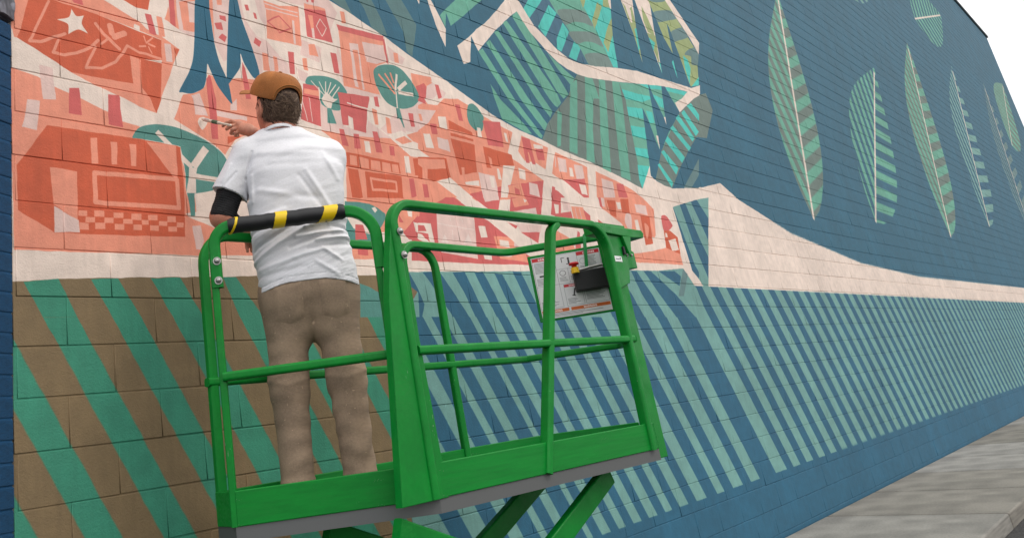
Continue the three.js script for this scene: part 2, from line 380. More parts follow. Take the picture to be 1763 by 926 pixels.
['f','ro',3509,3365,3621,3382,3611,3284,3513,3275],
['f','sa',3781,3378,3845,3369,3760,3141,3670,3183],
['f','pk',3770,3349,3834,3340,3798,3244,3740,3246],
['f','cr',3046,3166,3191,3181,3091,3027,3018,2917,2929,2908,2929,2907,3000,3057],
['f','pk',2733,3072,2917,3070,2929,2907,2733,2887],
['f','cr',2566,2981,2722,3012,2721,2967,2572,2965],
['f','cr',2855,3064,2903,3061,2892,2978,2853,2974],
['f','ro',2599,2901,2735,2935,2739,2888,2603,2874],
['f','ro',2922,2983,2971,2997,2938,2908,2910,2905],
['f','cr',2273,2950,2415,2994,2597,2893,2626,2876,2456,2858],
['f','te',2130,3101,2397,3133,2397,3122,2128,3090],
['f','te',2204,3027,2417,3062,2424,2997,2247,2949,2188,2958],
['f','te',2119,3051,2156,3028,2138,2951,2096,2953],
['f','te',2397,3130,2413,3131,2417,2998,2389,2994],
['f','ro',2127,2915,2173,2916,2172,2829,2126,2824],
['f','ro',3055,3013,3529,3109,3462,2963,3057,2921],
['f','sa',3057,3008,3219,3046,3236,2939,3060,2921],
['f','pk',3326,3067,3434,3065,3435,2963,3308,2975],
['f','ro',3129,3007,3184,2996,3185,2954,3122,2957],
['f','ro',3633,3073,3717,3065,3688,2986,3583,2975],
['f','sa',3784,3379,4225,3310,4144,3034,3947,3013,3724,3136],
['f','pk',3798,3335,3918,3334,3892,3218,3782,3213],
['f','cr',3939,3267,3986,3269,3982,3193,3925,3192],
['f','pk',4024,3307,4152,3310,4140,3194,4012,3178],
['f','ro',3785,3142,4138,3196,4139,3033,4061,3025],
['f','cr',4035,3137,4131,3139,4130,3051,4042,3056],
['f','ro',3667,3059,3782,2996,3638,2981],
['f','cr',3704,3161,3817,3146,4061,3025,3837,3002,3663,3050],
['f','sa',4348,3288,4637,3242,4903,3188,5065,3129,5222,3033,5138,2791,5110,2762,4845,2754,4612,2797,4566,2849,4308,2958,4280,3048,4271,3047],
['f','pk',4417,3234,4593,3222,4573,3078,4384,3059],
['f','ro',4651,3214,4772,3223,4798,3101,4638,3085],
['f','pk',4328,3053,4382,3054,4367,2971,4316,2977],
['f','ro',4288,3049,4328,3053,4321,2950,4285,2974],
['f','te',4414,3041,4561,3050,4512,2895,4422,2912],
['f','cr',4564,3039,4636,3041,4627,2976,4569,2971],
['f','te',4649,3072,4793,3089,4754,2949,4629,2950],
['c','pk',4690,2945,4769,2941,4733,2820,4674,2796,4637,2869],
['f','pk',4885,3051,5086,3056,5079,2963,4879,2972],
['f','te',4938,2948,5103,2952,5043,2699,4900,2677],
['c','sa',4978,2882,5041,2848,4975,2746,4946,2751],
['f','cr',4812,2898,4870,2903,4872,2766,4798,2772],
['c','ro',5328,2966,5392,2993,5449,2982,5514,2910,5498,2888,5407,2845,5312,2838],
['f','te',5312,2838,5438,2846,5556,2792,5522,2627,5263,2631],
['f','cr',5357,2751,5505,2776,5512,2667,5374,2650],
['f','cr',5332,2820,5360,2814,5356,2779,5311,2776],
['f','sa',4675,2590,4968,2625,5266,2675,5518,2627,5519,2527,5146,2521,4411,2509,4436,2564],
['f','ro',4205,2852,4311,2804,4197,2795],
['f','pk',3718,2963,3835,2957,3825,2886,3718,2885],
['f','ro',3587,2843,3822,2886,3824,2807,3570,2795],
['f','sa',3840,2931,4011,2939,4034,2796,3836,2807],
['s8','pk',3891,2927,3891,2813],
['s8','pk',3953,2929,3957,2805],
['f','ro',4011,2921,4094,2873,4075,2801,4027,2806],
['f','sa',3541,2717,3733,2655,3763,2563,3544,2535,3473,2531],
['f','ro',3852,2731,3875,2716,3839,2568,3762,2580],
['f','ro',1983,2712,2314,2844,2422,2855,2559,2793,2783,2699,2937,2618,3100,2511,3154,2483,3138,2426,2573,2410,2143,2405,1914,2402],
['f','sa',2006,2812,2335,2846,2173,2772,1983,2712],
['f','pk',2218,2747,2591,2729,2551,2441,2199,2469,2183,2525],
['s6','sl2',2209,2661,2572,2641],
['s6','sl2',2344,2628,2332,2550],
['s6','sl2',2407,2633,2398,2553],
['f','sl2',2262,2590,2213,2531,2289,2535],
['f','sl2',2496,2614,2437,2541,2526,2546],
['s6','sl2',2342,2708,2346,2683],
['s6','sl2',2455,2713,2463,2685],
['f','cr',2620,2673,2695,2678,2697,2597,2625,2593],
['f','cr',2615,2478,2704,2476,2699,2441,2622,2444],
['f','sa',2769,2614,3092,2621,3106,2444,2791,2456],
['f','cr',2827,2592,2927,2587,2926,2539,2819,2548],
['f','pk',2985,2579,3060,2579,3052,2546,2981,2547],
['f','cr',2824,2486,2932,2487,2930,2475,2832,2473],
['f','cr',2433,2856,2603,2874,2812,2798,2992,2716,3294,2586,3307,2546,3134,2498,3100,2511,2937,2618,2783,2699],
['f','ro',2626,2876,2932,2908,2876,2806,2788,2798],
['f','pk',2735,2895,2915,2914,2914,2888,2747,2856],
['f','ro',3055,2921,3467,2963,3380,2794,3006,2808],
['f','sa',3065,2914,3233,2947,3268,2888,3078,2849],
['f','cr',3207,2928,3251,2916,3216,2898],
['f','pk',3033,2812,3346,2872,3343,2797],
['f','ro',3595,2977,3718,2989,3654,2819,3525,2833],
['f','cr',3601,2926,3664,2923,3638,2852,3593,2848],
['f','pk',3058,2729,3376,2736,3343,2680,3100,2663],
['f','ro',2957,2730,3072,2712,3045,2687],
['f','ro',3098,2664,3330,2681,3285,2592],
['f','cr',2007,2648,2145,2656,2150,2525,2105,2527,2103,2583,2070,2587,1994,2590],
['f','cr',1992,2582,2048,2575,2105,2527,2055,2524,1984,2547],
['f','ro',2014,2635,2077,2636,2092,2599,2004,2593],
['f','tg',1435,2730,1552,2735,1628,2733,1694,2712,1749,2681,1743,2650,1608,2496,1392,2483],
['f','cr',1434,2630,1505,2662,1571,2655,1623,2575,1617,2542,1551,2550,1472,2570],
['f','cr',1641,2707,1673,2717,1687,2698,1666,2680],
['f','ro',1489,2597,1552,2598,1570,2509,1476,2503],
['f','sa',1444,2462,1620,2468,1612,2397,1439,2388],
['f','ro',1485,2464,1560,2467,1559,2416,1481,2418],
['f','sa',1855,2755,2082,2834,2050,2697,1876,2573,1829,2590],
['f','cr',1946,2722,1989,2726,1981,2682,1947,2684],
['f','ro',1861,2694,1897,2641,1858,2638],
['f','ro',1876,2573,2038,2699,2000,2533,1919,2536],
['f','cr',1986,2650,2026,2646,2011,2583,1992,2588],
['f','ro',1824,2437,1866,2416,1828,2414],
['f','tg',1459,2253,1547,2224,1609,2200,1623,2060,1431,2061],
['f','lt',1823,2328,1953,2331,1953,2331,2012,2340,2352,2349,3152,2382,3449,2393,4499,2440,5014,2454,5500,2493,5664,2313,5753,2047,1764,2060,1928,2220],
['f','db',1823,2328,1870,2330,1929,2226,1964,2136,1927,2059,1903,2059,1925,2207,1823,2269],
['f','db',1996,2333,2062,2341,2152,2338,2257,2202,2356,2058,2204,2058,2052,2268],
['f','db',2273,2343,2393,2347,2460,2206,2526,2057,2419,2058,2355,2204],
['f','db',2490,2351,2579,2354,2659,2209,2737,2057,2635,2057,2558,2207],
['f','db',2696,2351,2781,2346,2856,2212,2937,2056,2830,2056,2756,2211],
['f','db',2901,2373,2997,2369,3070,2216,3153,2055,3047,2056,2971,2214],
['f','db',3120,2381,3221,2377,3309,2220,3395,2055,3276,2055,3191,2218],
['f','db',3857,2408,4012,2413,4156,2234,4268,2052,4075,2052,3997,2231],
['f','db',4173,2419,4306,2424,4456,2239,4573,2051,4401,2051,4303,2236],
['f','db',4532,2437,4628,2436,4795,2244,4937,2049,4770,2050,4623,2241],
['f','db',4749,2445,4878,2445,5219,2251,5494,2048,5129,2049,4926,2246],
['f','db',5012,2450,5313,2461,5411,2416,5340,2324],
['f','gb',5493,2488,5561,2440,5372,2235,5270,2233],
['f','lt',5623,3092,6195,3224,6500,3278,5887,2267,5733,2431,5677,2475,5650,2770],
['f','db',5623,3092,5644,3041,5706,2773,5763,2529,5806,2469,5769,2407,5671,2482,5650,2770],
['f','db',5783,3129,5912,3161,6015,2825,6105,2628,5975,2413,5859,2752],
['f','db',6047,3189,6202,3225,6354,3037,6214,2806],
];
// ------------------------------------------------------------------ the paint on the wall (all in wall millimetres: along the wall, above the ground)
const PAINT = { cr: [229, 210, 197], sa: [229, 145, 119], sl: [229, 146, 121], te: [200, 89, 56], ro: [203, 94, 91], pk: [222, 190, 181], sl2: [228, 205, 197],
  nb: [30, 94, 119], na: [37, 95, 118], nv: [58, 101, 124], gb: [96, 127, 128], gt: [82, 116, 117], mi: [98, 164, 142], go: [103, 120, 113], gy: [110, 131, 125], tq: [72, 192, 180], ol: [152, 166, 112],
  tg: [80, 136, 127], br: [124, 104, 74], gn: [54, 136, 110], lt: [110, 156, 150], db: [33, 92, 119] };
const css = (k) => 'rgb(' + PAINT[k].join(',') + ')';
function wob(x, y) { return [x + noise3(x / 45, y / 45, 1) * 2.2 + noise3(x / 14, y / 14, 5) * 0.7, y + noise3(x / 45, y / 45, 9) * 2.2 + noise3(x / 14, y / 14, 13) * 0.7]; }
function polyPts(a) { const p = []; for (let i = 0; i < a.length; i += 2) p.push([a[i], a[i + 1]]); return p; }
function subdiv(p, closed) {                                          // the slightly unsteady edge of a hand-cut paint line
  const o = [];
  for (let i = 0; i < p.length - (closed ? 0 : 1); i++) {
    const a = p[i], b = p[(i + 1) % p.length], n = Math.max(1, Math.ceil(Math.hypot(b[0] - a[0], b[1] - a[1]) / 22));
    for (let k = 0; k < n; k++) o.push(wob(mix(a[0], b[0], k / n), mix(a[1], b[1], k / n)));
  }
  if (!closed) o.push(wob(...p[p.length - 1]));
  return o;
}
function smoothClosed(p) {
  const o = [], n = p.length;
  for (let i = 0; i < n; i++) {
    const a = p[(i + n - 1) % n], b = p[i], c = p[(i + 1) % n], d = p[(i + 2) % n];
    for (let k = 0; k < 5; k++) { const t = k / 5, t2 = t * t, t3 = t2 * t; o.push([0, 1].map((m) => b[m] + 0.42 * ((c[m] - a[m]) * (t3 - 2 * t2 + t) + (d[m] - b[m]) * (t3 - t2)) + (c[m] - b[m]) * (3 * t2 - 2 * t3))); }
  }
  return o;
}
function paintCanvas(u0, v0, u1, v1, ppm) {                            // a rectangle of the wall, metres; ppm pixels per metre
  const W = Math.round((u1 - u0) * ppm), H = Math.round((v1 - v0) * ppm), cv = document.createElement('canvas'); cv.width = W; cv.height = H;
  const c = cv.getContext('2d');
  const X = (x) => (x / 1000 - u0) * ppm, Y = (y) => (v1 - y / 1000) * ppm;
  const trace = (pts, close) => { c.beginPath(); pts.forEach(([x, y], i) => (i ? c.lineTo(X(x), Y(y)) : c.moveTo(X(x), Y(y)))); if (close) c.closePath(); };
  c.fillStyle = css('cr'); c.fillRect(0, 0, W, H);
  c.lineJoin = 'round';
  // beyond the picture the mural goes on: long striped leaves on deep blue, a striped foot
  const area = (col, pts) => { c.fillStyle = css(col); trace(subdiv(pts, true), true); c.fill(); };
  area('na', [[3200, 5200], [5300, 5600], [5700, 5000], [6100, 4200], [6500, 3600], [6420, 3330], [5900, 2500], [60000, 2500], [60000, 14500], [-1000, 14500], [-1000, 5200]]);
  const leafAt = (x, y, len, wid, rot, base, line, pitch) => {
    const tr = (lx, ly) => [x + lx * Math.cos(rot) - ly * Math.sin(rot), y + lx * Math.sin(rot) + ly * Math.cos(rot)], o = [];
    for (let k = 0; k <= 16; k++) { const t = k / 16; o.push(tr(t * len, Math.sin(Math.PI * t ** 0.8) * wid * (1 - 0.25 * t))); }
    for (let k = 15; k > 0; k--) { const t = k / 16; o.push(tr(t * len, -Math.sin(Math.PI * t ** 0.8) * wid * 0.8)); }
    c.save(); trace(o, true); c.clip(); c.fillStyle = css(base); c.fillRect(0, 0, W, H); c.fillStyle = css(line);
    for (let l = -len; l < len * 1.3; l += pitch) for (const s of [-1, 1]) { trace([tr(l, 0), tr(l + pitch * 0.5, 0), tr(l + pitch * 0.5 + wid * 1.6, s * wid * 1.6), tr(l + wid * 1.6, s * wid * 1.6)], true); c.fill(); }
    c.restore(); c.strokeStyle = css('cr'); c.lineWidth = 0.055 * ppm; trace([tr(0, 0), tr(len * 0.96, 0)], false); c.stroke();
  };
  leafAt(9600, 3300, 4300, 900, 1.15, 'mi', 'go', 420); leafAt(12500, 3500, 5200, 1100, 0.75, 'na', 'mi', 460); leafAt(9300, 8300, 4800, 1000, 0.55, 'gb', 'na', 480); leafAt(17600, 3600, 6200, 1300, 1.0, 'go', 'mi', 520);
  leafAt(15200, 9000, 5600, 1150, 0.35, 'lt', 'db', 500); leafAt(22500, 4200, 6800, 1400, 0.9, 'db', 'lt', 560); leafAt(23500, 10200, 5600, 1200, 0.3, 'mi', 'na', 520); leafAt(29000, 4000, 7200, 1500, 1.05, 'gb', 'na', 600); leafAt(33500, 8000, 6200, 1400, 0.6, 'go', 'mi', 560); leafAt(3000, 7200, 4200, 1000, 0.5, 'gb', 'na', 480);
  area('cr', [[5900, 2500], [6300, 3330], [6550, 3620], [7300, 3330], [8600, 3050], [11000, 2790], [14000, 2690], [24000, 2720], [60000, 2700], [60000, 2450], [24000, 2440], [14000, 2370], [8200, 2420]]);
  area('br', [[-700, 2160], [1900, 2200], [1700, 0], [-700, 0]]);
  for (const [x0, x1] of [[-1195, -1056], [-895, -756], [-595, -456], [-295, -156], [-2, 130], [285, 444], [644, 782], [893, 1008], [1190, 1320], [1480, 1610]]) area('gn', [[x0, 2066], [x1, 2066], [x1 + 1075, 0], [x0 + 1075, 0]]);
  area('lt', [[1764, 2070], [5400, 2200], [5560, 2335], [60000, 2330], [60000, 0], [1500, 0], [1600, 1000]]);
  const bands = [[1220, 1370], [1520, 1660], [1780, 1927], [2000, 2110], [2204, 2356], [2419, 2526], [2635, 2737], [2830, 2937], [3047, 3153], [3276, 3395], [3500, 3620], [3760, 3900], [4075, 4268], [4401, 4573], [4770, 4937], [5129, 5494]]; for (let k = 0; k < 150; k++) bands.push([5760 + k * 350, 5930 + k * 350]);
  c.save(); trace([[1764, 2075], [5400, 2200], [5560, 2335], [60000, 2330], [60000, 0], [1500, 0], [1600, 1000]], true); c.clip();
  for (const [x0, x1] of bands) { c.fillStyle = css('db'); trace([[x0 - (x0 > 5500 ? 150 : 0), x0 > 5500 ? 2340 : 2070], [x1 - (x0 > 5500 ? 150 : 0), x0 > 5500 ? 2340 : 2070], [x1 + 1120, 0], [x0 + 1120, 0]], true); c.fill(); }
  c.restore();
  area('db', [[-1000, 620], [60000, 620], [60000, -100], [-1000, -100]]);
  for (const [kind, col, ...a] of MURAL) {
    let p = polyPts(a);
    c.fillStyle = c.strokeStyle = css(col);
    if (kind === 'f') { trace(subdiv(p, true), true); c.fill(); }
    else if (kind === 'c') { trace(smoothClosed(p), true); c.fill(); }
    else { c.lineCap = col === 'sl' ? 'round' : 'butt'; c.lineWidth = +kind.slice(1) / 1000 * ppm; trace(subdiv(p, kind[0] === 'm'), kind[0] === 'm'); c.stroke(); }
  }
  const im = c.getImageData(0, 0, W, H), d = im.data;                 // roller marks and grain of the paint
  for (let j = 0; j < H; j++) for (let i = 0; i < W; i++) {
    const x = i / ppm + u0, y = v1 - j / ppm, k = (j * W + i) * 4;
    const n = 1 + 0.045 * noise3(x * 3.1, y * 2.2, 3) + 0.032 * noise3(x * 17, y * 23, 8) + 0.025 * noise3(x * 60, y * 9, 2) + 0.05 * (hash3(i, j, 5) - 0.5);
    d[k] = Math.min(255, d[k] * n); d[k + 1] = Math.min(255, d[k + 1] * n); d[k + 2] = Math.min(255, d[k + 2] * n);
  }
  c.putImageData(im, 0, 0);
  const t = new THREE.CanvasTexture(cv); t.colorSpace = THREE.SRGBColorSpace; t.magFilter = THREE.LinearFilter; t.anisotropy = 8;
  const b = blockBump.clone(); b.repeat.set((u1 - u0) / 0.62, (v1 - v0) / 0.62); b.needsUpdate = true;
  return { u0, v0, u1, v1, mat: new THREE.MeshStandardMaterial({ map: t, bumpMap: b, bumpScale: 0.0015, roughness: 0.74 }) };
}
const SHEETS = [
  paintCanvas(-0.7, 1.7, 3.3, 5.3, 500), paintCanvas(2.7, 1.7, 8.5, 6.4, 340),
  paintCanvas(-0.7, -0.1, 9.0, 2.3, 200), paintCanvas(7.9, -0.1, 41, 14.2, 60), paintCanvas(-0.7, 4.8, 8.7, 14.2, 50)];
const sheetOf = (x, y) => (x > 8.15 ? 3 : y < 1.95 ? 2 : x < 2.95 ? (y < 5 ? 0 : 4) : (y < 6.1 ? 1 : 4));

// ------------------------------------------------------------------ ground
{
  const aT = dataTex(512, (u, v) => { const n = 0.19 + 0.05 * (tn(u * 20, v * 20, 20, 1) - 0.5) + 0.16 * (tn(u * 220, v * 220, 220, 2) - 0.5); return [n, n * 0.99, n * 0.97].map(clamp01); }, true);
  aT.repeat.set(150, 150); const bT = dataTex(512, (u, v) => tn(u * 200, v * 200, 200, 4)); bT.repeat.set(150, 150);
  const g = new THREE.PlaneGeometry(300, 300); g.rotateX(-Math.PI / 2);
  const m = mesh('asphalt_ground', g, new THREE.MeshStandardMaterial({ map: aT, bumpMap: bT, bumpScale: 0.006, roughness: 0.92 }), scene);
  m.userData = { kind: 'structure', label: 'dark grey asphalt ground in front of the mural wall', category: 'ground' };
  const cT = dataTex(512, (u, v) => { const n = 0.53 + 0.12 * (tn(u * 9, v * 9, 9, 1) - 0.5) + 0.08 * (tn(u * 180, v * 180, 180, 2) - 0.5); return [n, n * 0.98, n * 0.94].map(clamp01); }, true);
  const pave = new THREE.Group(); pave.name = 'pavement'; pave.userData = { kind: 'structure', label: 'narrow concrete pavement along the foot of the wall', category: 'pavement' }; scene.add(pave);
  const cms = [0xffffff, 0xe9e6e0, 0xf4f4f2, 0xdedbd4].map((k) => new THREE.MeshStandardMaterial({ map: cT, color: k, roughness: 0.9 })), sg = new RoundedBoxGeometry(1.48, 0.13, 1.4, 2, 0.016);
  for (let i = 0; i < 28; i++) { const s = mesh(i ? 'slab_' + String(i).padStart(3, '0') : 'slab', sg, cms[(i * 7 + (i >> 1)) % 4], pave); s.position.set(-0.4 + i * 1.5 + 0.75, 0.055, 0.72); }
}

// ------------------------------------------------------------------ the block wall
{
  const wall = thing('block_wall', 'tall painted concrete block wall with a mural of houses, leaves and stripes', 'wall', [0, 0, 0]); wall.userData.kind = 'thing';
  const U0 = -0.412, U1 = 40, COURSE = 0.2, LEN = 0.4, Y0 = -0.05, NC = 70;       // a bed joint lies at 2.35 m
  // one block: a face with eased, slightly uneven arrises standing proud of the tooled joints
  function block(x0, x1, y0, y1, r, sh) {
    const jx = r() < 0.55 ? 0.0004 + r() * 0.0005 : 0.0014 + r() * 0.001, jy = 0.0013 + r() * 0.0026, e = 0.0022 + r() * 0.002, z = (r() - 0.5) * 0.0016, tx = (r() - 0.5) * 0.0014, ty = (r() - 0.5) * 0.0014;
    const P = [], UV = [], I = [];
    const ring = (ins, zz) => { const xa = x0 + jx + ins, xb = x1 - jx - ins, ya = y0 + jy + ins, yb = y1 - jy - ins, st = P.length / 3;
      for (const [x, y] of [[xa, ya], [xb, ya], [xb, yb], [xa, yb]]) { P.push(x, y, zz + z + tx * (x > (x0 + x1) / 2 ? 1 : -1) + ty * (y > (y0 + y1) / 2 ? 1 : -1)); UV.push((x - sh.u0) / (sh.u1 - sh.u0), (y - sh.v0) / (sh.v1 - sh.v0)); } return st; };
    const a = ring(0, -0.016), b = ring(0, -0.0022), c = ring(e * 0.45, -0.0006), d = ring(e, 0);
    for (const [p, q] of [[a, b], [b, c], [c, d]]) for (let i = 0; i < 4; i++) { const j = (i + 1) % 4; I.push(p + i, p + j, q + j, p + i, q + j, q + i); }
    I.push(d, d + 1, d + 2, d, d + 2, d + 3);
    const g = new THREE.BufferGeometry(); g.setAttribute('position', new THREE.Float32BufferAttribute(P, 3)); g.setAttribute('uv', new THREE.Float32BufferAttribute(UV, 2)); g.setIndex(I); g.computeVertexNormals(); return g;
  }
  const list = [], r = rng(5), pv = V(0, 0, 0), fr = new THREE.Matrix4().copy(camera.matrixWorld).invert();
  for (let j = 0; j < NC; j++) {
    const y0 = Y0 + j * COURSE, y1 = y0 + COURSE, half = (j % 2) ? 0 : 0.2;
    for (let x = -0.4 - LEN + half; x < U1; x += LEN) {
      const a = Math.max(x, U0), b = Math.min(x + LEN, U1); if (b - a < 0.03) continue;
      const cx = (a + b) / 2, cy = (y0 + y1) / 2, k = sheetOf(cx, cy);
      pv.set(cx, cy, 0).applyMatrix4(fr);
      const sx = -pv.x / pv.z * 1329.3 + 600, sy = pv.y / pv.z * 1329.3 + 345;
      const area = (sx > -40 && sx < 1240 && sy > -40 && sy < 540) ? 1 / (pv.z * pv.z) + 10 : (sx < 1800 && sy > -40 && sy < 960) ? 1 / (pv.z * pv.z) : 0;
      list.push({ a, b, y0, y1, k, area });
    }
  }
  list.sort((p, q) => q.area - p.area);
  const rest = SHEETS.map(() => []);
  list.forEach((o, i) => {
    const g = block(o.a, o.b, o.y0, o.y1, r, SHEETS[o.k]);
    if (i < 300) mesh(i ? 'block_' + String(i).padStart(3, '0') : 'block', g, SHEETS[o.k].mat, wall); else rest[o.k].push(g);
  });
  rest.forEach((gs, k) => { if (gs.length) { const m = mesh('far_blocks', mergeGeometries(gs), SHEETS[k].mat, wall); m.userData.kind = 'stuff'; } });
  // mortar, painted over with the blocks and tooled back a few millimetres
  const mort = [[U0, 1.95, 2.95, 5, 0], [2.95, 1.95, 8.15, 6.1, 1], [U0, 0, 8.15, 1.95, 2], [8.15, 0, U1, 13.95, 3], [U0, 5, 2.95, 13.95, 4], [2.95, 6.1, 8.15, 13.95, 4]];
  mort.forEach(([a, b, c, d, k]) => {
    const s = SHEETS[k], g = new THREE.BufferGeometry(), P = [], UV = [];
    for (const [x, y] of [[a, b], [c, b], [c, d], [a, d]]) { P.push(x, y, -0.004); UV.push((x - s.u0) / (s.u1 - s.u0), (y - s.v0) / (s.v1 - s.v0)); }
    g.setAttribute('position', new THREE.Float32BufferAttribute(P, 3)); g.setAttribute('uv', new THREE.Float32BufferAttribute(UV, 2)); g.setIndex([0, 1, 2, 0, 2, 3]); g.computeVertexNormals();
    mesh('mortar', g, s.mat, wall);
  });
  const back = new THREE.BoxGeometry(U1 - U0 - 0.02, 13.96, 0.3); back.translate((U0 + U1) / 2, 6.98, -0.17);
  mesh('wall_core', back, std(rgb(150, 148, 142), 0.9), wall);
  const cap = new RoundedBoxGeometry(U1 - U0 + 0.06, 0.09, 0.42, 1, 0.012); cap.translate((U0 + U1) / 2, 14.0, -0.15);
  mesh('coping', cap, std(rgb(120, 124, 126), 0.6, { metalness: 0.2 }), wall);
}

// ------------------------------------------------------------------ blue brick wall that meets it at the left
{
  const w = thing('brick_wall', 'narrow wall of blue painted bricks beside the mural edge', 'wall', [-0.414, 0, 0.004]); w.userData.kind = 'thing';
  w.rotation.y = 0.42;                              // leaves the corner forwards and to the left
  const blueT = dataTex(256, (u, v) => { const n = 0.92 + 0.14 * (tn(u * 14, v * 14, 14, 1) - 0.5) + 0.1 * (tn(u * 120, v * 120, 120, 2) - 0.5); return [0.0 * n, 0.275 * n, 0.44 * n].map(clamp01); }, true);
  const bB = blockBump.clone(); bB.needsUpdate = true;
  const bm = new THREE.MeshStandardMaterial({ map: blueT, bumpMap: bB, bumpScale: 0.003, roughness: 0.85 });
  const geos = [0, 1, 2].map((s) => { const g = new RoundedBoxGeometry(0.21, 0.075, 0.1, 2, 0.005), p = g.attributes.position; for (let i = 0; i < p.count; i++) p.setZ(i, p.getZ(i) + 0.002 * noise3(p.getX(i) * 30 + s * 9, p.getY(i) * 40, s)); g.computeVertexNormals(); return g; });
  let n = 0;
  for (let j = 0; j < 42; j++) for (let k = 0; k < 4; k++) {
    const b = mesh(n ? 'brick_' + String(n).padStart(3, '0') : 'brick', geos[(j * 3 + k) % 3], bm, w); n++;
    b.position.set(-(0.104 + k * 0.214) + (j % 2 ? 0 : 0), 0.04 + j * 0.08, -0.05 + 0.002 * noise3(j, k, 3));
  }
  const mg = new THREE.BoxGeometry(0.84, 3.36, 0.08); mg.translate(-0.425, 1.68, -0.0432); mesh('mortar', mg, bm, w);
  const cg = new RoundedBoxGeometry(0.9, 1.9, 0.16, 6, 0.03), p = cg.attributes.position;
  const cgs = new THREE.BoxGeometry(0.87, 1.9, 0.14, 40, 70, 4), q = cgs.attributes.position;
  for (let i = 0; i < q.count; i++) { const d = 0.012 * fbm(q.getX(i) * 16, q.getY(i) * 16, 3 + q.getZ(i) * 9, 4); q.setXYZ(i, q.getX(i) + d * 0.5, q.getY(i) + d, q.getZ(i) + d); }
  cgs.computeVertexNormals(); cgs.translate(-0.424, 4.335, -0.058);
  const chT = dataTex(256, (u, v) => { const n = 0.37 + 0.16 * (tn(u * 22, v * 22, 22, 1) - 0.4) + 0.16 * (tn(u * 90, v * 90, 90, 2) - 0.5) + (tn(u * 30, v * 30, 30, 7) > 0.82 ? 0.14 : 0); return [n, n, n * 1.08].map(clamp01); }, true);
  mesh('rough_stone_top', cgs, new THREE.MeshStandardMaterial({ map: chT, roughness: 0.85 }), w);
}
// ------------------------------------------------------------------ swept tubes
function rounded(pts, rad, n = 9) {                                   // polyline with its corners turned into arcs; pts [Vector3], rad per corner
  const o = [pts[0].clone()];
  for (let i = 1; i < pts.length - 1; i++) {
    const p = pts[i], a = pts[i - 1].clone().sub(p), b = pts[i + 1].clone().sub(p), la = a.length(), lb = b.length(); a.normalize(); b.normalize();
    const ang = a.angleTo(b), R = Array.isArray(rad) ? rad[i - 1] : rad, t = Math.min(R / Math.tan(ang / 2), la * 0.48, lb * 0.48), rr = t * Math.tan(ang / 2);
    const c = p.clone().add(a.clone().add(b).normalize().multiplyScalar(rr / Math.sin(ang / 2)));
    const s = p.clone().addScaledVector(a, t).sub(c), e = p.clone().addScaledVector(b, t).sub(c), tot = s.angleTo(e), ax = s.clone().cross(e).normalize();
    for (let k = 0; k <= n; k++) o.push(s.clone().applyAxisAngle(ax, tot * k / n).add(c));
  }
  o.push(pts[pts.length - 1].clone()); return o;
}
function rrProfile(w, h, r, n = 4) { const o = []; for (const [sx, sy, a0] of [[1, 1, 0], [-1, 1, 1], [-1, -1, 2], [1, -1, 3]]) for (let k = 0; k <= n; k++) { const a = (a0 + k / n) * Math.PI / 2; o.push([sx * (w / 2 - r) + Math.cos(a) * r, sy * (h / 2 - r) + Math.sin(a) * r]); } return o; }
function circleProfile(r, n = 20) { return Array.from({ length: n }, (_, i) => [Math.cos(i / n * 6.28318) * r, Math.sin(i / n * 6.28318) * r]); }
function sweep(path, prof, n0, scaleFn) {                              // n0: first direction of the profile's x axis
  const P = [], I = [], m = prof.length; let N = n0.clone();
  path.forEach((p, i) => {
    const t = (path[i + 1] ?? p).clone().sub(path[i - 1] ?? p).normalize();
    N.addScaledVector(t, -N.dot(t)).normalize(); const B = t.clone().cross(N), s = scaleFn ? scaleFn(i / (path.length - 1)) : [1, 1];
    for (const [x, y] of prof) { const q = p.clone().addScaledVector(N, x * s[0]).addScaledVector(B, y * s[1]); P.push(q.x, q.y, q.z); }
  });
  for (let i = 0; i < path.length - 1; i++) for (let k = 0; k < m; k++) { const a = i * m + k, b = i * m + (k + 1) % m; I.push(a, b, b + m, a, b + m, a + m); }
  for (const [st, end] of [[0, 0], [(path.length - 1) * m, 1]]) { const c = P.length / 3; const q = path[end ? path.length - 1 : 0]; for (let k = 0; k < m; k++) P.push(P[(st + k) * 3], P[(st + k) * 3 + 1], P[(st + k) * 3 + 2]); P.push(q.x, q.y, q.z); for (let k = 0; k < m; k++) { const a = c + k, b = c + (k + 1) % m; end ? I.push(a, b, c + m) : I.push(b, a, c + m); } }
  const g = new THREE.BufferGeometry(); g.setAttribute('position', new THREE.Float32BufferAttribute(P, 3)); g.setAttribute('uv', new THREE.Float32BufferAttribute(new Array(P.length / 3 * 2).fill(0).map((_, i) => (i % 2 ? P[(i >> 1) * 3 + 1] : P[(i >> 1) * 3] + P[(i >> 1) * 3 + 2])), 2)); g.setIndex(I); g.computeVertexNormals(); return g;
}

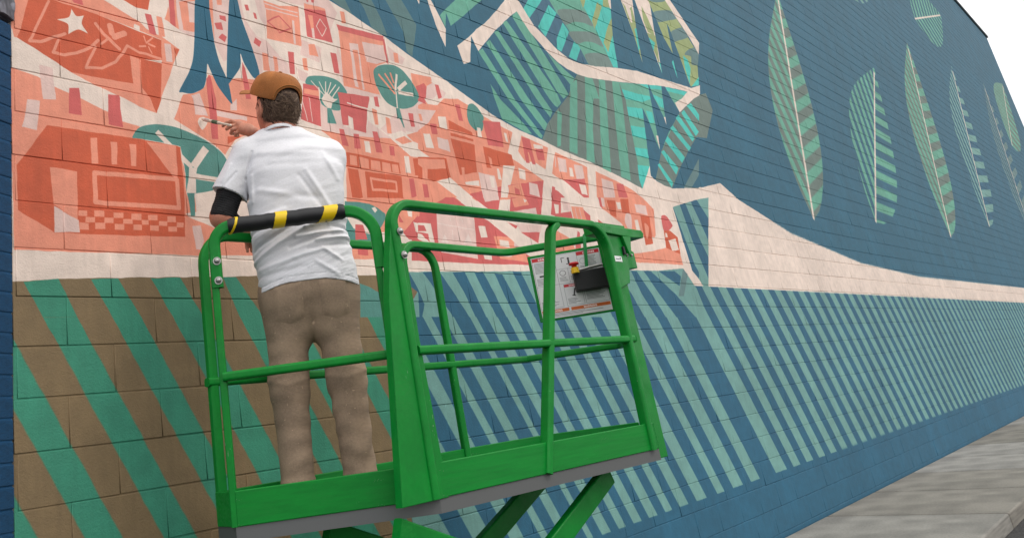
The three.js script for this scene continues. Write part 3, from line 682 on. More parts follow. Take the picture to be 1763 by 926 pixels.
// ------------------------------------------------------------------ the green work platform
{
  const BASE = V(1.2, 0, 0.8);
  const lift = thing('work_platform', 'green steel aerial work platform with rounded guard rails round the painter', 'lift', BASE.toArray());
  const at = (g) => { g.translate(-BASE.x, -BASE.y, -BASE.z); return g; };
  const part = (name, g, m, parent = lift) => mesh(name, at(g), m, parent);
  const gT = dataTex(512, (u, v) => { const n = 1 + 0.1 * (tn(u * 9, v * 9, 9, 1) - 0.5) + 0.06 * (tn(u * 60, v * 60, 60, 2) - 0.5); const s = tn(u * 120, v * 40, 40, 4) * tn(u * 7, v * 7, 7, 8) > 0.8 ? 1 : 0, w = tn(u * 5, v * 5, 5, 11) > 0.72 && tn(u * 50, v * 160, 50, 12) > 0.6 ? 1 : 0; return s ? [0.42, 0.55, 0.42] : w ? [0.05, 0.495, 0.175] : [0.0 * n, 0.495 * n, 0.165 * n].map(clamp01); }, true);
  gT.repeat.set(1.4, 1.4);
  const rT = dataTex(256, (u, v) => { const n = 0.36 + 0.3 * (tn(u * 12, v * 12, 12, 3) - 0.3) + 0.12 * tn(u * 80, v * 80, 80, 6); return [n, n, n].map(clamp01); }); rT.repeat.set(2, 2);
  const green = new THREE.MeshPhysicalMaterial({ map: gT, roughness: 1, roughnessMap: rT, specularIntensity: 0.55 });
  const steel = std(rgb(170, 168, 165), 0.4, { metalness: 0.8 }), dark = std(rgb(22, 22, 24), 0.6), tyre = std(rgb(28, 28, 29), 0.9);
  const zf = (x) => 0.455 + 0.042 * (x - 0.3), zn = (x) => 1.082 + 0.045 * (x - 0.73), FL = 1.2;
  const tube = rrProfile(0.034, 0.040, 0.011), flat = rrProfile(0.05, 0.036, 0.011);

  // deck, toe boards, mid rails
  const out = [[0.16, 0.45], [2.12, 0.53], [2.44, 0.93], [2.16, 1.15], [0.68, 1.085], [0.14, 0.6]];
  const sh = new THREE.Shape(out.map(([x, z]) => new THREE.Vector2(x, -z)));
  const dg = new THREE.ExtrudeGeometry(sh, { depth: 0.05, bevelEnabled: false }); dg.rotateX(-Math.PI / 2); dg.translate(0, FL - 0.05, 0); part('deck', dg, std(rgb(110, 112, 112), 0.55, { metalness: 0.6 }));
  for (let i = 0; i < out.length; i++) {
    const [x0, z0] = out[i], [x1, z1] = out[(i + 1) % out.length];
    const L = Math.hypot(x1 - x0, z1 - z0), g = new RoundedBoxGeometry(L - 0.012, 0.12, 0.012, 1, 0.004); g.rotateY(-Math.atan2(z1 - z0, x1 - x0)); g.translate((x0 + x1) / 2, FL + 0.06, (z0 + z1) / 2); part('toe_board', g, green);
    if (i !== 5) part('mid_rail', sweep([V(x0, 1.72, z0), V(x1, 1.72, z1)], tube, V(0, 1, 0)), green);
  }
  // far side: two overlapping hoops, the second one carried round the right end
  part('guard_rail', sweep(rounded([V(0.186, FL, zf(0.186)), V(0.186, 2.315, zf(0.186)), V(1.53, 2.315, zf(1.53)), V(1.53, FL, zf(1.53))], [0.13, 0.11]), tube, V(0.042, 0, -1)), green);
  part('guard_rail', sweep(rounded([V(1.26, FL, zf(1.26) + 0.045), V(1.26, 2.318, zf(1.26) + 0.045), V(2.12, 2.318, 0.535), V(2.47, 2.318, 0.985)], [0.1, 0.13]), tube, V(0.042, 0, -1)), green);
  // near side hoop with a leaning stay
  part('guard_rail', sweep(rounded([V(0.655, FL, zn(0.655)), V(0.655, 2.30, zn(0.655)), V(2.135, 2.30, zn(2.135)), V(2.10, FL, zn(2.1))], [0.1, 0.13], 12), flat, V(-0.045, 0, 1)), green);
  part('rail_stay', sweep(rounded([V(1.735, 2.282, zn(1.73) - 0.002), V(1.685, 2.25, zn(1.68) - 0.002), V(1.30, FL, zn(1.3))], 0.12), flat, V(-0.045, 0, 1)), green);
  { // tapered gusset that stiffens the near corner post
    const s = new THREE.Shape([[0.632, 2.16], [0.645, 2.22], [0.68, 2.22], [0.692, 1.9], [0.72, FL], [0.49, FL], [0.572, 1.9], [0.61, 2.08]].map(([x, y]) => new THREE.Vector2(x, y)));
    const g = new THREE.ExtrudeGeometry(s, { depth: 0.03, bevelEnabled: true, bevelThickness: 0.003, bevelSize: 0.003, bevelSegments: 2 }); g.translate(0, 0, zn(0.7) - 0.022); part('post_gusset', g, green);
  }
  const bolt = (p, n, sc = 1) => {
    const g = mergeGeometries([new THREE.CylinderGeometry(0.0155, 0.0155, 0.004, 18).translate(0, 0.002, 0).toNonIndexed(), new THREE.SphereGeometry(0.0115, 14, 8, 0, 6.2832, 0, 1.5708).translate(0, 0.004, 0).toNonIndexed()]);
    g.scale(sc, sc, sc); g.applyQuaternion(new THREE.Quaternion().setFromUnitVectors(V(0, 1, 0), n.clone().normalize())); g.translate(p.x, p.y, p.z); part('bolt', g, steel);
  };
  // the entry bar: a bent frame with a padded middle
  const gd = V(0.357, 0, 0.309).normalize(), gn = V(-gd.z, 0, gd.x), G0 = V(0.150, 2.3, 0.598), gp = (s, y) => G0.clone().addScaledVector(gd, s).setY(y);
  const SR = 0.635;
  const frame = part('entry_bar', sweep(rounded([gp(0, 2.058), gp(0.0, 2.298), gp(SR, 2.298), gp(SR, 2.055)], [0.075, 0.115], 12), rrProfile(0.034, 0.046, 0.011), gn), green);
  for (const s of [0, SR]) part('bar_post', sweep([gp(s - 0.008, FL), gp(s - 0.008, 2.09)], rrProfile(0.024, 0.028, 0.006), gn), green);
  const padA = gp(0.062, 2.298), padB = gp(0.525, 2.298), padL = padA.distanceTo(padB);
  const padPath = Array.from({ length: 30 }, (_, i) => { const p = padA.clone().lerp(padB, i / 29); p.y += 0.0018 * noise3(i * 0.7, 2, 1) ; return p; });
  const pad = part('foam_padding', sweep(padPath, circleProfile(0.0315, 26), V(0, 1, 0), (t) => { const e = Math.min(1, Math.min(t, 1 - t) * 60 + 0.84), k = e * (1 + 0.035 * noise3(t * 30, 1, 4)); return [k, k]; }), std(rgb(24, 24, 26), 0.5), frame);
  for (const [s0, w, skew] of [[0.012, 0.010, 0.02], [0.178, 0.046, 0.012], [0.362, 0.054, 0.022]]) {
    const P = [], I = [], n = 30;
    for (let i = 0; i <= n; i++) { const a = i / n * 6.28318, rad = 0.0332; const off = Math.sin(a + 0.6) * skew + 0.0015 * noise3(i, s0 * 90, 1);
      for (const [d, rr] of [[0, rad - 0.0022], [0, rad], [w, rad], [w, rad - 0.0022]]) { const c = padA.clone().addScaledVector(gd, s0 + d + off); c.y += Math.cos(a) * rr; c.addScaledVector(gn, Math.sin(a) * rr); P.push(c.x, c.y, c.z); } }
    for (let i = 0; i < n; i++) for (let k = 0; k < 3; k++) { const a = i * 4 + k, b = a + 4; I.push(a, b, b + 1, a, b + 1, a + 1); }
    const g = new THREE.BufferGeometry(); g.setAttribute('position', new THREE.Float32BufferAttribute(P, 3)); g.setIndex(I); g.computeVertexNormals();
    part('tape_band', g, std(rgb(238, 200, 12), 0.38, { side: THREE.DoubleSide }), pad);
  }
  for (const y of [2.16, 2.083]) bolt(gp(0.008, y).addScaledVector(gn, 0.0165), gn);
  for (const [x, y] of [[0.668, 2.177], [0.671, 2.083]]) bolt(V(x, y, zn(0.73) + 0.0245), V(-0.045, 0, 1));

  // right end: notices on a plate, document box, stop button, lever, control console
  const e0 = V(2.122, 0, 0.528), ed = V(2.44 - 2.122, 0, 0.935 - 0.528).normalize(), en = V(-ed.z, 0, ed.x), ep = (s, y, o = 0) => e0.clone().addScaledVector(ed, s).addScaledVector(en, o).setY(y);
  const plate = (name, s0, s1, y0, y1, o, th, m, parent, uv) => { const g = new RoundedBoxGeometry(s1 - s0, y1 - y0, th, 2, Math.min(th * 0.35, 0.006)); g.rotateY(-Math.atan2(ed.z, ed.x)); const c = ep((s0 + s1) / 2, (y0 + y1) / 2, o); g.translate(c.x, c.y, c.z); return part(name, g, m, parent); };
  const cv = document.createElement('canvas'); cv.width = 768; cv.height = 768; const c = cv.getContext('2d'), Rr = rng(12);
  c.fillStyle = '#d9dadb'; c.fillRect(0, 0, 768, 768);
  const lines = (x, y, w, n) => { c.fillStyle = '#5a5c60'; for (let i = 0; i < n; i++) { c.fillRect(x, y + i * 15, w * (0.55 + 0.45 * Rr()), 5); } };
  const head = (x, y, w, h, t) => { c.fillStyle = '#c8202a'; c.fillRect(x, y, w, h); c.fillStyle = '#fff'; c.font = 'bold ' + Math.round(h * 0.72) + 'px sans-serif'; c.textAlign = 'center'; c.fillText('\u26A0 ' + t, x + w / 2, y + h * 0.78); };
  const cell = (x, y, w, h) => { c.strokeStyle = '#8a8c90'; c.lineWidth = 4; c.strokeRect(x, y, w, h); };
  head(8, 8, 250, 46, 'DANGER'); cell(8, 8, 250, 360); lines(24, 74, 210, 9); c.fillStyle = '#1c1c1e'; c.fillRect(60, 232, 130, 20); lines(24, 270, 210, 6);
  cell(258, 8, 250, 180); cell(258, 188, 125, 180); cell(383, 188, 125, 180); lines(275, 290, 90, 4); lines(398, 290, 90, 4);
  c.fillStyle = '#26272a'; c.beginPath(); c.arc(410, 70, 13, 0, 7); c.fill(); c.fillRect(400, 84, 20, 46); c.fillRect(380, 130, 66, 10); c.fillRect(330, 50, 40, 8); c.fillRect(330, 50, 8, 60);
  c.strokeStyle = '#404246'; c.lineWidth = 5; c.beginPath(); c.arc(320, 240, 32, 0, 7); c.stroke(); c.beginPath(); c.arc(445, 240, 32, 0, 7); c.stroke();
  head(508, 8, 252, 46, 'DANGER'); cell(508, 8, 252, 360); c.beginPath(); c.arc(565, 130, 34, 0, 7); c.stroke(); lines(620, 78, 124, 18); lines(524, 190, 80, 9);
  cell(8, 368, 250, 280); lines(24, 560, 210, 5); c.fillStyle = '#26272a'; c.font = 'bold 90px sans-serif'; c.textAlign = 'center'; c.fillText('(', 90, 500); c.fillRect(130, 420, 16, 90);
  head(300, 384, 190, 34, 'DANGER'); cell(300, 384, 190, 264); c.fillStyle = '#1c1c1e'; c.save(); c.translate(400, 500); c.rotate(0.25); c.fillRect(-8, -60, 16, 90); c.fillRect(-20, 26, 40, 10); c.restore(); lines(316, 560, 150, 5);
  cell(508, 384, 250, 264); lines(524, 400, 210, 14);
  c.fillStyle = '#c9601d'; c.fillRect(8, 664, 300, 40); c.fillRect(330, 664, 430, 40); c.fillStyle = '#fff'; c.font = 'bold 30px sans-serif'; c.fillText('WARNING', 160, 695); c.fillText('WARNING', 540, 695); lines(24, 714, 660, 3);
  const ct = new THREE.CanvasTexture(cv); ct.colorSpace = THREE.SRGBColorSpace; ct.magFilter = THREE.LinearFilter; ct.anisotropy = 8;
  const board = plate('notice_board', 0.115, 0.52, 1.90, 2.272, 0.02, 0.012, green, lift);
  { const g = new THREE.PlaneGeometry(0.375, 0.345); g.rotateY(Math.atan2(en.x, en.z)); const p = ep(0.318, 2.084, 0.0285); g.translate(p.x, p.y, p.z); const m = part('safety_notices', g, new THREE.MeshStandardMaterial({ map: ct, roughness: 0.45, side: THREE.DoubleSide }), board); m.userData.label = 'white sheet of safety notices headed DANGER in red'; }
  const box = plate('document_box', 0.335, 0.53, 2.03, 2.137, 0.06, 0.07, dark, lift); box.userData.label = 'black plastic document box';
  { const rim = sweep([ep(0.345, 2.142, 0.06), ep(0.42, 2.15, 0.07), ep(0.5, 2.156, 0.06)], circleProfile(0.008, 10), V(0, 1, 0)); part('cable', rim, steel, box); }
  { const p = ep(0.345, 2.14, 0.11); const b = new THREE.CylinderGeometry(0.02, 0.022, 0.03, 20); b.translate(p.x, p.y, p.z); const base = part('stop_button', b, std(rgb(235, 190, 20), 0.4), lift); const t = new THREE.LatheGeometry([[0, 0.016], [0.022, 0.016], [0.027, 0.011], [0.027, 0.003], [0.015, 0], [0.012, -0.012]].map(([a, y]) => new THREE.Vector2(a, y)), 22); t.translate(p.x, p.y + 0.027, p.z); part('button_head', t, std(rgb(200, 26, 30), 0.35), base); }
  part('lever', sweep(rounded([ep(0.47, 2.335, 0.05), ep(0.44, 2.335, 0.06), ep(0.415, 2.15, 0.06)], 0.012, 5), rrProfile(0.012, 0.018, 0.004), en), std(rgb(30, 135, 70), 0.5), lift);
  // console: a pressed steel housing under a lipped lid
  const kd = V(1, 0, 0), kn = V(0, 0, 1), K0 = V(2.246, 2.272, 1.1);
  const kshape = (pts, depth, bev = 0.004) => {                        // outline in the housing's own plane, millimetres-ish from its top left corner
    const s = new THREE.Shape(pts.map(([x, y]) => new THREE.Vector2(x, y)));
    const g = new THREE.ExtrudeGeometry(s, { depth, bevelEnabled: true, bevelThickness: bev, bevelSize: bev, bevelSegments: 2 });
    g.applyMatrix4(new THREE.Matrix4().makeBasis(kd, V(0, 1, 0), kn)); return g;
  };
  const place = (g, x, y, z) => { const p = K0.clone().addScaledVector(kd, x).addScaledVector(kn, z); g.translate(p.x, K0.y + y, p.z); return g; };
  const con = part('control_console', place(kshape([[-0.02, 0.0], [0.205, 0.0], [0.196, -0.072], [0.23, -0.082], [0.23, -0.165], [0.142, -0.172], [0.112, -0.25], [0.0, -0.284], [-0.01, -0.12]], 0.05), 0, 0, -0.05), green);
  part('console_lid', place(kshape([[-0.095, 0.045], [0.345, 0.043], [0.362, 0.03], [0.35, 0.008], [0.22, 0.001], [-0.095, 0.012]], 0.085), 0, 0, -0.07), green, con);
  part('console_lid_lip', place(kshape([[-0.085, 0.049], [0.2, 0.049], [0.2, 0.062], [-0.085, 0.062]], 0.02, 0.002), 0, 0.002, -0.02), green, con);
  part('console_gusset', place(kshape([[0.12, -0.004], [0.2, -0.004], [0.165, -0.1], [0.15, -0.1]], 0.012, 0.002), 0, 0, 0.008), green, con);
  part('console_latch', place(kshape([[0.11, -0.06], [0.122, -0.06], [0.122, -0.1], [0.11, -0.1]], 0.008, 0.002), 0, 0, 0.006), dark, con);
  part('console_bracket', place(kshape([[-0.01, -0.29], [0.1, -0.262], [0.09, -1.12], [-0.02, -1.12]], 0.03), 0.0, 0, -0.04), green, con);
  { const sv = document.createElement('canvas'); sv.width = 128; sv.height = 96; const k = sv.getContext('2d'); k.fillStyle = '#e9ebea'; k.fillRect(0, 0, 128, 96); k.strokeStyle = '#2a2d3a'; k.lineWidth = 6; k.beginPath(); k.moveTo(20, 62); for (let i = 0; i < 9; i++) k.lineTo(24 + i * 8, 62 - (i % 2 ? 18 : 0)); k.stroke(); k.lineWidth = 9; k.beginPath(); k.moveTo(88, 30); k.lineTo(110, 28); k.lineTo(94, 66); k.stroke();
    const st = new THREE.CanvasTexture(sv); st.colorSpace = THREE.SRGBColorSpace; st.magFilter = THREE.LinearFilter;
    const g = new THREE.PlaneGeometry(0.075, 0.03); g.applyMatrix4(new THREE.Matrix4().makeBasis(kd, V(0, 1, 0), kn)); part('sticker', place(g, 0.045, -0.127, 0.0065), new THREE.MeshStandardMaterial({ map: st, roughness: 0.5, side: THREE.DoubleSide }), con); }
  for (const x of [0.15, 0.195]) { const p = K0.clone().addScaledVector(kd, x).addScaledVector(kn, 0.0045); p.y += -0.1; bolt(p, kn, 0.6); }
  // scissor stack, chassis and wheels under the deck
  for (const z of [0.60, 0.98]) for (const [xa, ya, xb, yb] of [[0.5, 0.52, 1.95, 1.12], [1.95, 0.52, 0.5, 1.12]]) part('scissor_arm', sweep([V(xa, ya, z + (xa > xb ? 0.05 : 0)), V(xb, yb, z + (xa > xb ? 0.05 : 0))], rrProfile(0.04, 0.09, 0.008), V(0, 0, 1)), green);
  const ch = new RoundedBoxGeometry(1.9, 0.3, 0.6, 3, 0.03); ch.translate(1.22, 0.36, 0.8); part('chassis', ch, green);
  for (const x of [0.5, 1.95]) for (const z of [0.52, 1.08]) {
    const t = new THREE.LatheGeometry([[0.1, -0.06], [0.17, -0.06], [0.19, -0.045], [0.19, 0.045], [0.17, 0.06], [0.1, 0.06]].map(([a, b]) => new THREE.Vector2(a, b)), 32); t.rotateX(Math.PI / 2); t.translate(x, 0.31, z); const wh = part('wheel', t, tyre); const rim = new THREE.CylinderGeometry(0.1, 0.1, 0.1, 24); rim.rotateX(Math.PI / 2); rim.translate(x, 0.31, z); part('rim', rim, steel, wh);
  }
}
// ------------------------------------------------------------------ the painter: signed distances meshed with surface nets
function nets(sdf, lo, hi, h) {
  const nx = Math.ceil((hi[0] - lo[0]) / h) + 1, ny = Math.ceil((hi[1] - lo[1]) / h) + 1, nz = Math.ceil((hi[2] - lo[2]) / h) + 1, F = new Float32Array(nx * ny * nz), id = new Int32Array(nx * ny * nz).fill(-1);
  const ix = (i, j, k) => (k * ny + j) * nx + i;
  for (let k = 0; k < nz; k++) for (let j = 0; j < ny; j++) for (let i = 0; i < nx; i++) F[ix(i, j, k)] = sdf(lo[0] + i * h, lo[1] + j * h, lo[2] + k * h);
  const P = [], I = [], C = [[0, 0, 0], [1, 0, 0], [0, 1, 0], [1, 1, 0], [0, 0, 1], [1, 0, 1], [0, 1, 1], [1, 1, 1]], E = [[0, 1], [2, 3], [4, 5], [6, 7], [0, 2], [1, 3], [4, 6], [5, 7], [0, 4], [1, 5], [2, 6], [3, 7]];
  for (let k = 0; k < nz - 1; k++) for (let j = 0; j < ny - 1; j++) for (let i = 0; i < nx - 1; i++) {
    const v = C.map(([a, b, c]) => F[ix(i + a, j + b, k + c)]); let n = 0, x = 0, y = 0, z = 0;
    if (v.every((q) => q < 0) || v.every((q) => q >= 0)) continue;
    for (const [a, b] of E) if ((v[a] < 0) !== (v[b] < 0)) { const t = v[a] / (v[a] - v[b]); x += mix(C[a][0], C[b][0], t); y += mix(C[a][1], C[b][1], t); z += mix(C[a][2], C[b][2], t); n++; }
    id[ix(i, j, k)] = P.length / 3; P.push(lo[0] + (i + x / n) * h, lo[1] + (j + y / n) * h, lo[2] + (k + z / n) * h);
  }
  const quad = (a, b, c, d, f) => { if (a < 0 || b < 0 || c < 0 || d < 0) return; f ? I.push(a, b, c, a, c, d) : I.push(a, c, b, a, d, c); };
  for (let k = 1; k < nz - 1; k++) for (let j = 1; j < ny - 1; j++) for (let i = 1; i < nx - 1; i++) {
    const s = F[ix(i, j, k)] < 0;
    if (s !== (F[ix(i + 1, j, k)] < 0)) quad(id[ix(i, j - 1, k - 1)], id[ix(i, j, k - 1)], id[ix(i, j, k)], id[ix(i, j - 1, k)], s);
    if (s !== (F[ix(i, j + 1, k)] < 0)) quad(id[ix(i - 1, j, k - 1)], id[ix(i - 1, j, k)], id[ix(i, j, k)], id[ix(i, j, k - 1)], s);
    if (s !== (F[ix(i, j, k + 1)] < 0)) quad(id[ix(i - 1, j - 1, k)], id[ix(i, j - 1, k)], id[ix(i, j, k)], id[ix(i - 1, j, k)], s);
  }
  const N = [], e = h * 0.35;
  for (let i = 0; i < P.length; i += 3) { const x = P[i], y = P[i + 1], z = P[i + 2]; const n = V(sdf(x + e, y, z) - sdf(x - e, y, z), sdf(x, y + e, z) - sdf(x, y - e, z), sdf(x, y, z + e) - sdf(x, y, z - e)).normalize(); N.push(n.x, n.y, n.z); }
  const g = new THREE.BufferGeometry(); g.setAttribute('position', new THREE.Float32BufferAttribute(P, 3)); g.setAttribute('normal', new THREE.Float32BufferAttribute(N, 3));
  g.setAttribute('uv', new THREE.Float32BufferAttribute(Array.from({ length: P.length / 3 * 2 }, (_, i) => (i % 2 ? P[(i >> 1) * 3 + 1] : P[(i >> 1) * 3] + 0.5 * P[(i >> 1) * 3 + 2])), 2)); g.setIndex(I); return g;
}
const smin = (a, b, k) => { const t = Math.max(k - Math.abs(a - b), 0) / k; return Math.min(a, b) - t * t * k * 0.25; };
function cap(a, b, ra, rb) {                                          // tapered capsule
  const bx = b[0] - a[0], by = b[1] - a[1], bz = b[2] - a[2], L = bx * bx + by * by + bz * bz;
  return (x, y, z) => { const px = x - a[0], py = y - a[1], pz = z - a[2], t = clamp01((px * bx + py * by + pz * bz) / L); return Math.hypot(px - bx * t, py - by * t, pz - bz * t) - mix(ra, rb, t); };
}
const ell = (c, r) => (x, y, z) => { const a = (x - c[0]) / r[0], b = (y - c[1]) / r[1], d = (z - c[2]) / r[2], k = Math.hypot(a, b, d); return (k - 1) * Math.min(r[0], r[1], r[2]) * (k < 1 ? 1 : 1.0); };
const tab = (T) => (y) => { let i = 0; while (i < T.length - 2 && y > T[i + 1][0]) i++; const t = sm(clamp01((y - T[i][0]) / (T[i + 1][0] - T[i][0]))); return T[i].map((v, k) => mix(v, T[i + 1][k], t)); };

{
  const man = thing('person', 'person in white T-shirt and brown cap painting the wall with a brush', 'person', [0.5514, 1.2, 0.6429]);
  man.rotation.y = -0.66;
  const skin = std(rgb(206, 146, 124), 0.5), skinT = dataTex(256, (u, v) => { const n = 1 + 0.1 * (tn(u * 10, v * 10, 10, 1) - 0.5) + 0.08 * (tn(u * 60, v * 60, 60, 2) - 0.5), r = tn(u * 6, v * 6, 6, 5); return [0.80 * n, (0.565 - 0.05 * r) * n, (0.475 - 0.06 * r) * n].map(clamp01); }, true);
  skinT.repeat.set(5, 5); skin.map = skinT; skin.color.set(0xffffff);
  // --- joints (facing -z; +x is the painter's right)
  const shL = [-0.205, 1.465, 0.03], elL = [-0.318, 1.192, 0.035], wrL = [-0.25, 1.205, -0.205], haL = [-0.215, 1.19, -0.29];
  const shR = [0.16, 1.415, 0.0], elR = [0.065, 1.475, -0.275], wrR = [-0.146, 1.672, -0.246];
  const hc = [-0.040, 1.674, 0.014];                                  // middle of the head
  const hM = new THREE.Matrix4().compose(V(...hc), new THREE.Quaternion().setFromEuler(new THREE.Euler(0.06, 0.58, 0.02, 'YXZ')), V(1.06, 1.04, 1.06)), hI = hM.clone().invert(), he = hI.elements;
  const toHead = (x, y, z) => [he[0] * x + he[4] * y + he[8] * z + he[12], he[1] * x + he[5] * y + he[9] * z + he[13], he[2] * x + he[6] * y + he[10] * z + he[14]];
  const hp = (...p) => { const v = V(...p).applyMatrix4(hM); return [v.x, v.y, v.z]; };
  // --- body: neck, arms and a core under the clothes
  const bodyParts = [cap([-0.044, 1.49, 0.015], hp(0, -0.06, 0.02), 0.07, 0.064), cap([-0.17, 1.43, 0.02], [0.12, 1.38, 0.0], 0.05, 0.05), cap([0, 0.95, 0.02], [-0.02, 1.38, 0.02], 0.1, 0.1),
    cap(shL, elL, 0.052, 0.046), cap(elL, wrL, 0.047, 0.028), cap(shR, elR, 0.046, 0.04), cap(elR, wrR, 0.042, 0.027)];
  const bodySdf = (x, y, z) => { let d = 9; for (const f of bodyParts) d = smin(d, f(x, y, z), 0.03); return d; };
  const gBody = nets(bodySdf, [-0.42, 0.82, -0.36], [0.28, 1.7, 0.16], 0.011);
  // --- head
  const H = { skull: ell([0, 0.022, 0.012], [0.077, 0.1, 0.097]), face: ell([0, -0.03, -0.03], [0.064, 0.085, 0.068]), jaw: cap([0, -0.088, -0.062], [0, -0.06, 0.0], 0.032, 0.05), nose: cap([0, 0.0, -0.094], [0, -0.036, -0.113], 0.011, 0.015), brow: cap([-0.035, 0.022, -0.088], [0.035, 0.022, -0.088], 0.012, 0.012),
    eL: cap([-0.034, 0.004, -0.092], [-0.034, 0.004, -0.085], 0.016, 0.016), eR: cap([0.034, 0.004, -0.092], [0.034, 0.004, -0.085], 0.016, 0.016), lip: cap([-0.02, -0.066, -0.092], [0.02, -0.066, -0.092], 0.008, 0.008), lip2: cap([-0.018, -0.078, -0.088], [0.018, -0.078, -0.088], 0.009, 0.009), neck: cap([0, -0.06, 0.03], [0, -0.13, 0.025], 0.056, 0.06) };
  const ear = (s) => { const o = ell([s * 0.083, -0.012, 0.006], [0.013, 0.038, 0.024]), i = ell([s * 0.092, -0.01, 0.002], [0.008, 0.02, 0.011]), l = ell([s * 0.081, -0.043, -0.002], [0.008, 0.012, 0.01]); return (x, y, z) => Math.max(smin(o(x, y, z), l(x, y, z), 0.01), -i(x, y, z)); };
  const eaL = ear(-1), eaR = ear(1);
  const headSdf = (X, Y, Z) => { const [x, y, z] = toHead(X, Y, Z); let d = smin(H.skull(x, y, z), H.face(x, y, z), 0.03); d = smin(d, H.jaw(x, y, z), 0.03); d = smin(d, H.neck(x, y, z), 0.03); d = smin(d, H.brow(x, y, z), 0.015); d = -smin(-d, Math.min(H.eL(x, y, z), H.eR(x, y, z)), 0.012); d = smin(d, H.nose(x, y, z), 0.012); d = smin(d, Math.min(H.lip(x, y, z), H.lip2(x, y, z)), 0.008); return smin(d, Math.min(eaL(x, y, z), eaR(x, y, z)), 0.008); };
  const gHead = nets(headSdf, [-0.18, 1.52, -0.16], [0.12, 1.82, 0.15], 0.0045);
  // --- right hand on the brush: palm and five fingers
  const fingers = (list) => list.map((pts) => { const f = []; for (let i = 0; i < pts.length - 1; i++) f.push(cap(pts[i].slice(0, 3), pts[i + 1].slice(0, 3), pts[i][3], pts[i + 1][3])); return (x, y, z) => { let d = 9; for (const q of f) d = smin(d, q(x, y, z), 0.004); return d; }; });
  const palmR = [cap(wrR, [-0.185, 1.70, -0.262], 0.025, 0.024), cap([-0.172, 1.703, -0.262], [-0.222, 1.737, -0.28], 0.019, 0.0155), cap([-0.178, 1.683, -0.252], [-0.212, 1.70, -0.264], 0.019, 0.015), cap([-0.222, 1.735, -0.278], [-0.206, 1.696, -0.262], 0.0145, 0.013)];
  const fR = fingers([
    [[-0.220, 1.740, -0.279, 0.0115], [-0.256, 1.766, -0.296, 0.0100], [-0.284, 1.768, -0.318, 0.0090], [-0.302, 1.762, -0.334, 0.0080]],
    [[-0.224, 1.727, -0.275, 0.0115], [-0.262, 1.738, -0.288, 0.0102], [-0.282, 1.736, -0.31, 0.0092], [-0.286, 1.742, -0.330, 0.0082]],
    [[-0.219, 1.713, -0.269, 0.0110], [-0.254, 1.713, -0.276, 0.0098], [-0.264, 1.706, -0.300, 0.0090], [-0.252, 1.708, -0.316, 0.0080]],
    [[-0.209, 1.699, -0.262, 0.0100], [-0.236, 1.690, -0.266, 0.0088], [-0.243, 1.685, -0.286, 0.0080], [-0.232, 1.689, -0.298, 0.0072]],
    [[-0.180, 1.712, -0.272, 0.0150], [-0.212, 1.745, -0.306, 0.0125], [-0.244, 1.758, -0.326, 0.0105], [-0.270, 1.766, -0.336, 0.0092]]]);
  const handR = (x, y, z) => { let d = 9; for (const f of palmR) d = smin(d, f(x, y, z), 0.02); for (const f of fR) d = smin(d, f(x, y, z), 0.006); return d; };
  const gHandR = nets(handR, [-0.33, 1.63, -0.37], [-0.10, 1.80, -0.20], 0.0034);
  // --- left hand, hanging loosely over the far rail
  const o = haL, fL = fingers([0, 1, 2, 3].map((k) => { const x = o[0] + 0.03 - k * 0.02, l = [0.92, 1, 0.94, 0.78][k]; return [[x, o[1] + 0.004, o[2] - 0.03, 0.0105], [x, o[1] - 0.01, o[2] - 0.03 - 0.042 * l, 0.0095], [x, o[1] - 0.035, o[2] - 0.03 - 0.06 * l, 0.0088], [x, o[1] - 0.056, o[2] - 0.03 - 0.062 * l, 0.0078]]; }).concat([[[o[0] + 0.03, o[1], o[2] + 0.03, 0.014], [o[0] + 0.058, o[1] - 0.012, o[2] - 0.005, 0.0115], [o[0] + 0.06, o[1] - 0.03, o[2] - 0.035, 0.0095]]]));
  const palmL = [cap(wrL, [o[0], o[1], o[2] + 0.03], 0.026, 0.028), cap([o[0] + 0.028, o[1], o[2] - 0.025], [o[0] - 0.028, o[1], o[2] - 0.02], 0.017, 0.016), cap([o[0] + 0.02, o[1], o[2] + 0.03], [o[0] - 0.02, o[1], o[2] + 0.03], 0.02, 0.018), ell([o[0], o[1], o[2]], [0.04, 0.018, 0.05])];
  const handL = (x, y, z) => { let d = 9; for (const f of palmL) d = smin(d, f(x, y, z), 0.018); for (const f of fL) d = smin(d, f(x, y, z), 0.006); return d; };
  const gHandL = nets(handL, [-0.31, 1.1, -0.42], [-0.12, 1.25, -0.17], 0.004);
  [[gBody, 0.97, 0.9, 0.87], [gHead, 0.97, 0.87, 0.83], [gHandR, 0.97, 1.0, 0.98], [gHandL, 0.97, 0.95, 0.93]].forEach(([g, r, gr, b]) => { const n = g.attributes.position.count, c = new Float32Array(n * 3); for (let i = 0; i < n; i++) { c[i * 3] = r; c[i * 3 + 1] = gr; c[i * 3 + 2] = b; } g.setAttribute('color', new THREE.BufferAttribute(c, 3)); });
  skin.vertexColors = true;                                             // sunburnt neck, paler hands
  const body = mesh('body', mergeGeometries([gBody, gHead, gHandR, gHandL]), skin, man); body.userData.label = 'bare neck, arms and hands';
  { // eyes, brows
    for (const s of [-1, 1]) { const g = new THREE.SphereGeometry(0.0125, 16, 12); g.translate(s * 0.034, 0.003, -0.0815); g.applyMatrix4(hM); const e = mesh('eye', g, std(rgb(225, 220, 214), 0.2), man); const p = new THREE.SphereGeometry(0.0062, 14, 10); p.translate(s * 0.034, 0.003, -0.0895); p.applyMatrix4(hM); mesh('iris', p, std(rgb(60, 50, 42), 0.2), e); }
  }
